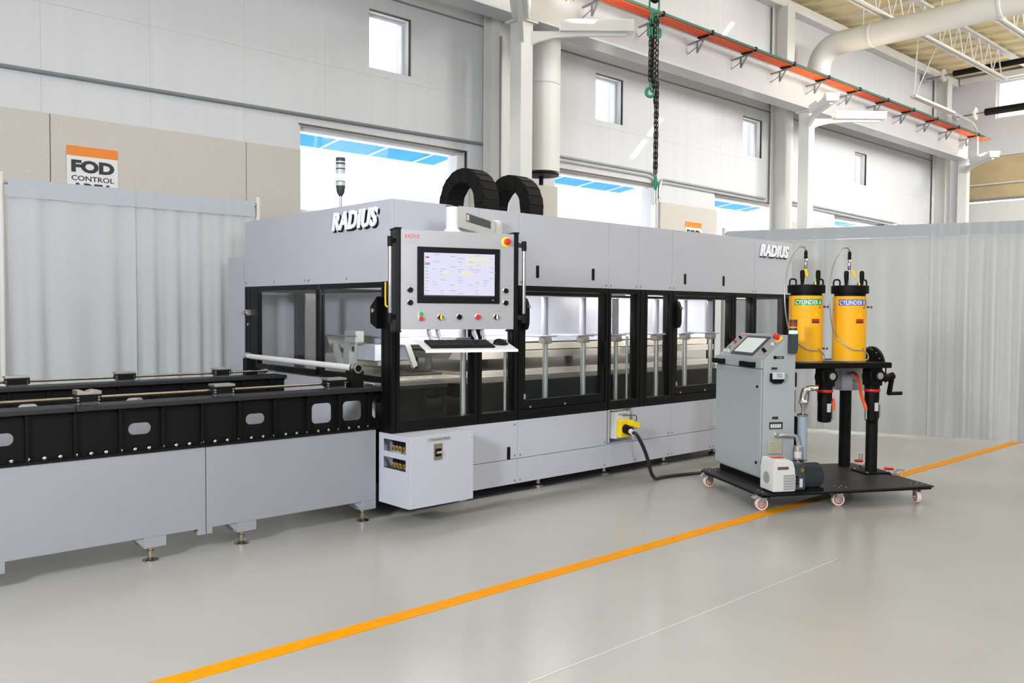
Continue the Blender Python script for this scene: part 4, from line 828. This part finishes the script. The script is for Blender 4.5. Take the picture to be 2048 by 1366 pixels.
def gear(x, y, nm):
    g = MB().box(x - .055, x + .06, y - .055, y + .06, .90, 1.05).cyl((x - .055, y - .02, .975), (x - .075, y - .02, .975), .06, n=20).build('gear_motor', 'black', CT, bevel=.01, label=nm)
    MB().cyl((x + .02, y - .055, .985), (x + .02, y - .075, .985), .05, n=20).build('bearing_ring', 'black_extr', g, smooth=True); MB().cyl((x + .02, y - .075, .985), (x + .02, y - .08, .985), .028, n=18).build('shaft_end', 'steel', g, smooth=True)
    MB().lathe((x, y, .86), [(.058, 0), (.062, .04)], 20).build('adapter', 'black', g, smooth=True); MB().lathe((x, y, .85), [(.064, 0), (.066, .006), (.066, .018), (.064, .022)], 20).build('red_ring', 'red', g, smooth=True)
    MB().lathe((x, y, .78), [(.058, 0), (.058, .075)], 20).build('upper_housing', 'black', g, smooth=True); MB().lathe((x, y, .60), [(.03, 0), (.052, .006), (.055, .02), (.055, .18)], 20).build('motor_can', 'black', g, smooth=True)
    MB().box(x - .012, x + .022, y - .058, y - .045, .69, .76).build('rating_plate', 'lens_clear', g); MB().box(x + .05, x + .062, y - .03, y - .01, .63, .74).build('connector', 'steel_soft', g)
    return g
gear(.78, .42, 'black gear motor with red ring, label plate facing out'); gear(1.225, .42, 'black gear motor with red ring beside the crank')
MB().tube(bez([(1.22, .725, .975), (1.22, .66, .985), (1.20, .56, .93), (1.15, .46, .82), (1.145, .40, .74), (1.15, .39, .70)], 8), .014, 8).build('orange_cable', 'orange_cable', CT, smooth=True)
MB().tube(bez([(.845, .40, .80), (.85, .395, .75), (.85, .395, .70)], 6), .013, 8).build('orange_cable', 'orange_cable', CT, smooth=True); MB().tube([(.85, .395, .70), (.85, .395, .62)], .010, 8).build('cable_plug', 'steel', CT)
MB().tube([(1.15, .39, .70), (1.15, .39, .62)], .010, 8).build('cable_plug', 'steel', CT)
cr = MB().cyl((1.285, .40, .965), (1.36, .40, .965), .034, n=14).build('crank', 'black', CT, smooth=True, label='black hand crank')
MB().obox((1.40, .395, 1.0), (1.365, .39, .825), .036, .026).cyl((1.35, .40, .965), (1.41, .395, .985), .03, n=12).build('crank_arm', 'black', cr, bevel=.005); MB().cyl((1.355, .388, .832), (1.475, .375, .835), .0155, n=12).build('crank_grip', 'black', cr, smooth=True)
MB().tube([(1.345, .41, 1.05), (1.345, .41, .92)], .006, 6).build('latch_pin', 'black', CT)
def clamp(x, y, a):
    M = lambda u, v, z: (x + u * math.cos(a) - v * math.sin(a), y + u * math.sin(a) + v * math.cos(a), z)
    k = MB().box(-.03, .04, -.02, .02, .147, .165).obox((0, 0, .165), (.03, 0, .20), .012, .02).obox((.03, 0, .195), (.085, 0, .19), .012, .016).map(M).build('toggle_clamp', 'steel', CT)
    MB().lathe((-.005, 0, .20), [(.008, 0), (.013, .012), (.013, .075), (.006, .085)], 12, (-1, 0, .05)).map(M).build('clamp_grip', 'red', k, smooth=True)
clamp(1.40, .76, R_(0)); clamp(1.41, .36, R_(-10))
MB().tube([(1.385, .76, .2), (1.385, .76, .27), (1.36, .76, .27), (1.36, .76, .2)], .005, 6).build('clamp_loop', 'steel', CT)
# ---------------------------------------------------------------- control cabinet on the cart
KC = thing('control_cabinet', 'grey control cabinet with sloped touch panel and signal tower on the cart', 'cabinet', CO, CA, local=True)
ua, ub, va, vb = .085, .36, .18, .96
MB().prism([(ua, .2), (ub, .2), (ub, 1.325), (ub - .06, 1.325), (ua, 1.13)], 'y', va, vb).build('body', 'cab_grey', KC, bevel=.006)
MB().box(ua + .02, ub - .02, va + .03, vb - .03, .147, .2).build('plinth', 'black', KC)
dr = MB().box(ua - .016, ua - .001, va + .012, vb - .006, .215, 1.06).build('door', 'cab_grey', KC, bevel=.004)
for z in (.92, .32): MB().lathe((ua - .016, .245, z), [(.012, 0), (.012, .006), (.006, .008)], 12, (-1, 0, 0)).build('lock', 'black', dr, smooth=True)
MB().box(ua - .022, ua - .001, va + .004, vb + .003, 1.065, 1.135).build('drip_edge', 'cab_grey', KC, bevel=.004)
for y0, y1 in ((.775, .955), (.265, .475)):
    MB().box(ua - .06, ua - .04, y0, y1, 1.07, 1.112).box(ua - .055, ua - .02, y0, y0 + .03, 1.07, 1.112).box(ua - .055, ua - .02, y1 - .03, y1, 1.07, 1.112).build('grab_handle', 'black', KC, bevel=.006)
sl = Vector((ub - .06 - ua, 0, 1.325 - 1.13)).normalized(); nrm = Vector((-sl.z, 0, sl.x))
def SP(t, y, h): q = Vector((ua, y, 1.13)) + sl * t + nrm * h; return (q.x, q.y, q.z)
def slab(t0, t1, y0, y1, h0, h1): return MB().add([SP(t, y, h) for h in (h0, h1) for y in (y0, y1) for t in (t0, t1)], [(0, 2, 3, 1), (4, 5, 7, 6), (0, 1, 5, 4), (2, 6, 7, 3), (0, 4, 6, 2), (1, 3, 7, 5)])
slab(.01, .28, va + .01, vb - .01, .0005, .003).build('console_plate', 'alu', KC)
tp = slab(.035, .255, .40, .77, .003, .012).build('touch_panel', 'pump_dark', KC, bevel=.002); slab(.06, .23, .43, .74, .012, .0125).build('touch_screen', 'lcd', tp)
def knob(t, y, m, r=.014, dep=.02, nm='push_button'):
    b = MB().lathe(SP(t, y, .003), [(r + .004, 0), (r + .004, .004), (r, .005)], 14, nrm).build(nm, 'chrome', KC, smooth=True); MB().lathe(SP(t, y, .003), [(r, .003), (r * .95, dep), (r * .7, dep + .003)], 14, nrm).build('cap', m, b, smooth=True)
knob(.09, .275, 'black', .014, .035, 'selector_switch'); knob(.17, .26, 'offwhite'); 
for t, y, m in ((.05, .88, 'offwhite'), (.11, .88, 'chrome'), (.17, .87, 'red'), (.22, .85, 'black'), (.05, .82, 'offwhite')): knob(t, y, m, .012, .025)
b = MB().lathe(SP(.235, .26, .003), [(.036, 0), (.036, .004), (.03, .006)], 18, nrm).build('emergency_stop', 'yellow', KC, smooth=True); MB().lathe(SP(.235, .26, .003), [(.014, .004), (.016, .02), (.026, .026), (.027, .044), (.018, .054)], 16, nrm).build('mushroom_head', 'red', b, smooth=True)
slab(.262, .272, .80, .9, .003, .0035).build('logo_mark', 'text_red', KC)
# side with ports
v0 = va
def plate(u0, u1, z0, z1, m, nm, t=.003): return MB().box(u0, u1, v0 - t, v0, z0, z1).build(nm, m, KC)
MB().cyl((.178, v0, 1.153), (.178, v0 - .012, 1.153), .013, n=14).build('port', 'black', KC, smooth=True); plate(.20, .255, 1.142, 1.162, 'text_dark', 'port_label'); plate(.15, .20, 1.058, 1.076, 'text_dark', 'port_label')
for u0 in (.155, .205): plate(u0 + .055, u0 + .085, 1.149, 1.153, 'offwhite', 'label_line', .0035)
sk = MB().prism([(.135, .965), (.16, .95), (.225, .95), (.245, .97), (.245, 1.03), (.135, 1.03)], 'y', v0 - .035, v0).build('socket_cover', 'black', KC, bevel=.006); MB().prism([(.14, .985), (.24, .985), (.24, 1.04), (.14, 1.04)], 'y', v0 - .05, v0 - .03).build('cover_flap', 'lens_clear', sk, bevel=.006); MB().box(.17, .215, v0 - .052, v0 - .05, 1.0, 1.03).build('cover_mark', 'clear_blue', sk)
plate(.165, .215, .668, .688, 'text_dark', 'port_label'); g = plate(.14, .255, .59, .645, 'text_dark', 'wiring_label')
for k in range(5): MB().box(.15 + .019 * k, .165 + .019 * k, v0 - .004, v0 - .003, .60, .63).build('label_cell', 'offwhite', g)
vt = MB().box(.13, .25, v0 - .012, v0, .395, .505).build('vent_grille', 'vent_beige', KC, bevel=.004)
for k in range(8): MB().box(.138, .242, v0 - .017, v0 - .012, .404 + .0125 * k, .411 + .0125 * k).build('slat', 'vent_beige', vt)
# signal tower on the cabinet flank
tw = MB().prism([(.285, 1.185), (.335, 1.185), (.345, 1.22), (.345, 1.34), (.285, 1.34)], 'y', v0 - .06, v0 - .002).build('signal_tower', 'pump_dark', KC, bevel=.006)
for a, bb, m in ((1.34, 1.352, 'led_green'), (1.352, 1.362, 'led_white'), (1.362, 1.37, 'green'), (1.37, 1.385, 'pump_dark'), (1.385, 1.398, 'lens_amber'), (1.398, 1.408, 'pump_dark'), (1.408, 1.425, 'lens_red'), (1.425, 1.45, 'pump_dark')):
    MB().cyl((.315, v0 - .032, a), (.315, v0 - .032, bb), .03, n=18).build('lamp_segment', m, tw, smooth=True)
# elbow pipe with filter
MB().lathe((.20, v0, .545), [(.022, 0), (.022, .01), (.016, .012), (.016, .04)], 14, (0, -1, 0)).build('pipe_port', 'steel', KC, smooth=True)
# ---------------------------------------------------------------- vacuum line
VL = thing('vacuum_line', 'clear blue vacuum trap tube with steel elbows and filter beside the cabinet', 'pipework', CO, CA, local=True)
MB().tube(bez([(.20, .14, .545), (.24, .125, .55), (.33, .12, .54), (.355, .12, .50), (.358, .12, .47)], 6), .014, 10).build('elbow_pipe', 'hose_grey', VL, smooth=True)
MB().lathe((.358, .12, .345), [(.014, 0), (.029, .01), (.029, .115), (.014, .125)], 16).build('filter_body', 'steel', VL, smooth=True); MB().lathe((.358, .12, .37), [(.0295, 0), (.0295, .05)], 16).build('filter_label', 'offwhite', VL, smooth=True)
MB().lathe((.425, .17, .35), [(.036, 0), (.036, .34)], 18).build('trap_tube', 'clear_blue', VL, smooth=True, label='translucent blue tube')
for z in (.33, .685): MB().lathe((.425, .17, z), [(.03, 0), (.042, .005), (.042, .018), (.02, .025)], 18).build('tube_clamp', 'nickel', VL, smooth=True)
MB().lathe((.425, .17, .71), [(.012, 0), (.012, .05), (.02, .055), (.02, .07), (.014, .075)], 14).build('tube_neck', 'chrome', VL, smooth=True)
MB().lathe((.425, .17, .30), [(.018, 0), (.018, .03)], 14).build('drain_fitting', 'chrome', VL, smooth=True)
MB().tube(bez([(.425, .17, .785), (.43, .18, .84), (.46, .2, .885), (.52, .23, .90), (.56, .25, .90)], 6), .023, 12).build('steel_elbow', 'chrome', VL, smooth=True)
for (u_, v_, z_) in ((.425, .17, .80), (.475, .205, .893), (.545, .24, .90), (.58, .26, .90)): MB().ball((u_, v_, z_), .036, 12, .6).build('pipe_clamp', 'zinc', VL, smooth=True)
MB().tube([(.56, .25, .90), (.66, .36, .90)], .016, 10).build('connector_pipe', 'zinc', VL, smooth=True); MB().tube([(.64, .34, .90), (.70, .40, .90)], .014, 8).build('orange_seal', 'orange_cable', VL)
MB().tube(bez([(.435, .17, .74), (.46, .18, .75), (.52, .24, .81), (.54, .28, .87)], 6), .008, 8).build('clear_hose', 'hose_white', VL, smooth=True)
bl = thing('blower_motor', 'dark blower motor standing behind the grey control cabinet', 'motor', CO, CA, local=True)
MB().box(.40, .50, .36, .56, .147, .66).build('column', 'black', bl, bevel=.006); MB().lathe((.45, .46, .66), [(.06, 0), (.065, .02), (.065, .22), (.05, .24)], 18).build('motor_can', 'pump_dark', bl, smooth=True)
for k in range(10): t = 2 * math.pi * k / 10; MB().obox((.45 + .066 * math.cos(t), .46 + .066 * math.sin(t), .69), (.45 + .066 * math.cos(t), .46 + .066 * math.sin(t), .87), .006, .012).build('cooling_fin', 'pump_dark', bl)
MB().box(.41, .50, .38, .5, .90, 1.02).build('terminal_box', 'black_matte', bl, bevel=.01)
# ---------------------------------------------------------------- vacuum pump
VP = thing('vacuum_pump', 'vacuum pump with white vented head and dark finned motor on the cart', 'pump', CO, CA, local=True)
MB().prism([(.0, .163), (.185, .163), (.19, .25), (.18, .34), (.165, .385), (.14, .40), (.015, .405), (.0, .33)], 'y', -.135, .06).build('head_cover', 'offwhite', VP, bevel=.01, label='white plastic head')
MB().box(.035, .125, -.1375, -.135, .33, .352).build('name_strip', 'dark_frame', VP); MB().box(.04, .13, -.06, .0, .402, .407).build('top_mark', 'red', VP)
for k in range(6): MB().box(.085, .183, -.141, -.134, .178 + .02 * k, .19 + .02 * k).build('vent_louvre', 'conduit', VP)
MB().cyl((.004, -.04, .26), (-.004, -.04, .26), .045, n=20).build('fan_grille', 'conduit', VP, smooth=True)
MB().prism([(.19, .17), (.275, .17), (.275, .35), (.25, .37), (.19, .365)], 'y', -.125, .07).build('pump_body', 'pump_dark', VP, bevel=.008); MB().box(.225, .25, -.128, -.124, .19, .255).build('rating_plate', 'lens_clear', VP)
for k in range(3): MB().box(.196, .21, -.129, -.125, .21 + .025 * k, .228 + .025 * k).build('port_slot', 'black', VP)
MB().cyl((.24, -.125, .325), (.24, -.14, .32), .014, n=12).build('oil_plug', 'brass', VP, smooth=True)
MB().cyl((.275, -.03, .262), (.44, -.03, .262), .088, n=28).build('motor_can', 'pump_dark', VP, smooth=True)
for k in range(20):
    z = .178 + .0088 * k
    if abs(z - .262) < .088: 
        y = -.03 - math.sqrt(max(0, .0945 ** 2 - (z - .262) ** 2)); MB().box(.28, .435, y, y + .012, z, z + .003).build('cooling_fin', 'pump_dark', VP)
for k in range(9): y = -.09 + .015 * k; z = .262 + math.sqrt(max(0, .0945 ** 2 - (y + .03) ** 2)); MB().box(.28, .435, y, y + .003, z - .012, z).build('cooling_fin', 'pump_dark', VP)
MB().box(.02, .30, -.13, .05, .147, .163).build('skid', 'black', VP); MB().box(.30, .44, -.11, .05, .147, .175).build('skid', 'black', VP)
# ---------------------------------------------------------------- resin cylinders
def cyltext(s, cx, cy, r, a0, z, size, xs):
    return lambda a, b, c: (cx + (r + .0012 + c) * math.cos(a0 + a / r), cy + (r + .0012 + c) * math.sin(a0 + a / r), z + b)
def canister(cx, cy, letter, strip, lb, hoseflip):
    c = thing('resin_cylinder', lb, 'cylinder', CO, CA, local=True, group=None); r = .135; z0, z1 = 1.095, 1.645
    MB().lathe((cx, cy, z0), [(r, 0), (r, z1 - z0)], 48).build('barrel', 'cyl_yellow', c, smooth=True, label='yellow barrel')
    MB().lathe((cx, cy, z1), [(r - .01, 0), (r - .01, .02), (.148, .022), (.15, .03), (.15, .085), (.145, .09)], 40).build('lid_ring', 'black', c, smooth=True)
    base = R_(-122)                                             # towards the camera in cart axes
    n = 24; vs = []; a_s, a_e = base - .72, base + 1.15
    for k in range(n + 1):
        t = a_s + (a_e - a_s) * k / n
        for zz in (1.567, 1.617): vs.append((cx + (r + .0008) * math.cos(t), cy + (r + .0008) * math.sin(t), zz))
    st = MB().add(vs, [(2 * k, 2 * k + 2, 2 * k + 3, 2 * k + 1) for k in range(n)]).build('name_strip', strip, c, smooth=True)
    text('CYLINDER ' + letter, .05, cyltext('', cx, cy, r, a_s + .06, 1.574, 0, 1), bold=.0008, xs=.78, sp=1.05).build('lettering', 'text_white', c)
    a1 = base + .62
    w = MB().add([(cx + (r + .001) * math.cos(a1 + d), cy + (r + .001) * math.sin(a1 + d), z) for d, z in ((-.16, 1.475), (.16, 1.475), (0, 1.515))], [(0, 1, 2)]).build('warning_triangle', 'yellow', c)
    for za, zb, m in ((1.435, 1.455, 'red'), (1.42, 1.434, 'text_dark')):
        MB().add([(cx + (r + .001) * math.cos(a1 + d), cy + (r + .001) * math.sin(a1 + d), z) for z in (za, zb) for d in (-.27, -.09, .09, .27)], [(0, 1, 5, 4), (1, 2, 6, 5), (2, 3, 7, 6)]).build('warning_label', m, c)
    RX, RY = .973, -.228
    for k_, d_ in ((-.068, -.045), (.062, -.045)):
        hx, hy = cx + RX * k_ - RY * d_ * -1, cy + RY * k_ + RX * d_
        MB().lathe((hx, hy, 1.73), [(.012, 0), (.014, .03), (.019, .075), (.019, .115), (.012, .127)], 14).build('clamp_handle', 'black', c, smooth=True)
    for k_ in (-.112, .112):
        hx, hy = cx + RX * k_, cy + RY * k_; tx, ty = RX * .026, RY * .026
        MB().tube(bez([(hx - tx, hy - ty, 1.73), (hx - tx, hy - ty, 1.765), (hx - tx * .6, hy - ty * .6, 1.782), (hx + tx * .6, hy + ty * .6, 1.782), (hx + tx, hy + ty, 1.765), (hx + tx, hy + ty, 1.73)], 4), .007, 8).build('lift_handle', 'black', c, smooth=True)
    rx, ry = cx - .01, cy; tg = .03 if letter == 'A' else 0
    MB().cyl((rx, ry, 1.73), (rx, ry, 1.87), .007, n=10).build('probe_rod', 'steel', c, smooth=True); MB().lathe((rx, ry, 1.865), [(.008, 0), (.014, .01), (.014, .085), (.01, .09)], 14).build('probe_sleeve', 'chrome', c, smooth=True)
    MB().lathe((rx, ry, 1.955), [(.013, 0), (.015, .01), (.013, .03), (.015, .04), (.012, .06), (.006, .07)], 14).build('probe_grip', 'black', c, smooth=True)
    MB().add([(rx + .004 - tg, ry - .02, 1.865), (rx + .03 - tg * 1.6, ry - .03, 1.80), (rx + .055 - tg * 1.6, ry - .03, 1.812), (rx + .026 - tg, ry - .02, 1.872)], [(0, 1, 2, 3)]).build('tag', 'yellow', c)
    MB().cyl((cx + .06, cy - .04, 1.73), (cx + .06, cy - .04, 1.76), .018, n=12).build('brass_valve', 'brass', c, smooth=True)
    for zz in (1.555, 1.21):
        t = R_(-28); p = lambda q: (cx + q * math.cos(t), cy + q * math.sin(t), zz)
        MB().cyl(p(r - .005), p(r + .018), .008, n=8).cyl(p(r + .032), p(r + .042), .010, n=8).cyl(p(r + .015), p(r + .035), .003, n=6).build('band_heater_terminal', 'pump_dark', c)
        t2 = R_(-70); MB().cyl((cx + (r - .002) * math.cos(t2), cy + (r - .002) * math.sin(t2), zz - .005), (cx + (r + .004) * math.cos(t2), cy + (r + .004) * math.sin(t2), zz - .005), .006, n=8).build('barrel_screw', 'pump_dark', c)
    def P(ang, rr, z): return (cx + rr * math.cos(R_(ang)), cy + rr * math.sin(R_(ang)), z)
    path = [(rx, ry, 2.02), (rx - .03, ry - .01, 2.05), (rx - .10, ry - .03, 2.03), (rx - .19, ry - .06, 1.90), (rx - .235, ry - .08, 1.72), (rx - .23, ry - .09, 1.50), P(-165, .17, 1.33), P(-140, .146, 1.245), P(-110, .144, 1.20), P(-75, .146, 1.195), P(-52, .155, 1.16), P(-58, .158, 1.12), P(-95, .155, 1.108), P(-135, .158, 1.106), P(-170, .2, 1.106), P(-175, .27, 1.104)]
    tag(MB().tube(bez(path, 6), .0055, 7).build('sensor_hose', 'hose_white', smooth=True), 'pale sensor hose looping from the probe of cylinder %s round its barrel' % letter, 'hose')
    h = bpy.data.objects['sensor_hose' if letter == 'A' else 'sensor_hose.001']; place_cart(h)
    return c
def place_cart(o): o.location = CO; o.rotation_euler.z = CA
canister(.655, .52, 'A', 'green', 'yellow resin cylinder with the green CYLINDER A strip', 0); canister(1.065, .52, 'B', 'blue_strip', 'yellow resin cylinder with the blue CYLINDER B strip', 0)
# ================================================================== CRANE CHAIN
HK = Vector((7.213, 5.735, 0))
CH = thing('chain_sling', 'black lifting chain with green hooks hanging above the press', 'chain', (HK.x, HK.y, 2.78))
def link(mb, c, ang, a=.026, b=.0115, r=.0045, tilt=0):
    c = Vector(c); ca, sa = math.cos(ang), math.sin(ang); pts = []
    for k in range(10):
        t = 2 * math.pi * k / 10; x = b * math.cos(t); z = (a - b) * (1 if math.sin(t) > 0 else -1) * (abs(math.sin(t)) > .01) + b * math.sin(t)
        pts.append((c.x + x * ca + tilt * z, c.y + x * sa, c.z + z))
    mb.tube(pts, r, 5, True)
def strand(x, y, z1, z0, dx=0, dy=0, scale=1.0):
    mb = MB(); n = int((z1 - z0) / (.042 * scale))
    for k in range(n):
        f = k / max(1, n - 1); link(mb, (x + dx * f, y + dy * f, z1 - k * .042 * scale), YAW + math.pi / 4 + (math.pi / 2 if k % 2 else 0), .029 * scale,   .0135 * scale, .0054 * scale)
    return mb
rx_, ry_ = _r0.x, _r0.y
def off(s, d=0): return (HK.x + rx_ * s + _f.x * d, HK.y + ry_ * s + _f.y * d)
for s0, s1, z1, z0, d in ((-.035, -.04, 4.52, 3.86, 0), (-.012, -.02, 4.52, 3.9, .02), (.012, .005, 4.54, 3.9, -.02), (.034, .034, 4.52, 3.86, .0), (.0, -.008, 4.48, 3.75, .035), (.0, .022, 3.93, 3.62, .015), (.028, .024, 3.88, 2.93, 0), (.045, .041, 3.88, 2.93, .015)):
    a = off(s0, d); b = off(s1, d); tag(strand(a[0], a[1], z1, z0, b[0] - a[0], b[1] - a[1], 1.25).build('chain_strand', 'link_black', CH, smooth=True), kind='stuff')
def ring(s, z, w, h, r, m, nm, yaw=0):
    o = off(s); pts = []
    for k in range(20):
        t = 2 * math.pi * k / 20; xx = w * math.cos(t); zz = (h - w) * (1 if math.sin(t) > 0 else -1) * min(1, abs(math.sin(t)) * 6) + w * math.sin(t)
        pts.append((o[0] + rx_ * xx * math.cos(yaw) + _f.x * xx * math.sin(yaw), o[1] + ry_ * xx * math.cos(yaw) + _f.y * xx * math.sin(yaw), z + zz))
    MB().tube(pts, r, 10, True).build(nm, m, CH, smooth=True)
ring(.0, 4.70, .05, .085, .011, 'link_green', 'master_link'); ring(-.012, 4.585, .022, .04, .009, 'link_green', 'sub_link', .5); ring(.016, 4.585, .022, .04, .009, 'link_green', 'sub_link', -.5)
for s in (-.03, .0, .03): ring(s, 4.535, .016, .03, .010, 'link_green', 'coupling_link', s * 20)
for s, z in ((-.045, 4.41), (-.012, 4.42), (.05, 4.41)): ring(s, z, .022, .045, .012, 'link_green', 'shortening_clutch', .8 - s * 9)
def hook(s, z, sc=1):
    o = off(s); pts = [(0, .09), (0, .05), (-.028, .03), (-.042, 0), (-.03, -.035), (0, -.048), (.03, -.036), (.04, -.008), (.036, .012)]
    pp = bez([(o[0] + rx_ * x * sc, o[1] + ry_ * x * sc, z + y * sc) for x, y in pts], 4); n = len(pp)
    MB().tube(pp, [.010 + .007 * math.sin(math.pi * min(1, .2 + .8 * k / n)) for k in range(n)], 10).build('sling_hook', 'link_green', CH, smooth=True, label='green sling hook')
hook(-.032, 3.80); hook(.035, 2.86, .55)
o = off(.035); MB().lathe((o[0], o[1], 2.78), [(.008, 0), (.02, .03), (.02, .1), (.012, .16)], 12).build('end_coupler', 'link_green', CH, smooth=True)
o = off(.005); MB().tube(bez([(o[0] - .05, o[1] + .03, 4.78), (o[0], o[1], 4.735), (o[0] + .05, o[1] - .03, 4.78)], 6), .022, 10).build('crane_hook', 'black', CH, smooth=True); MB().cyl((o[0], o[1], 4.82), (o[0], o[1], 7.55), .012, n=8).build('hoist_rope', 'conduit_dark', CH)
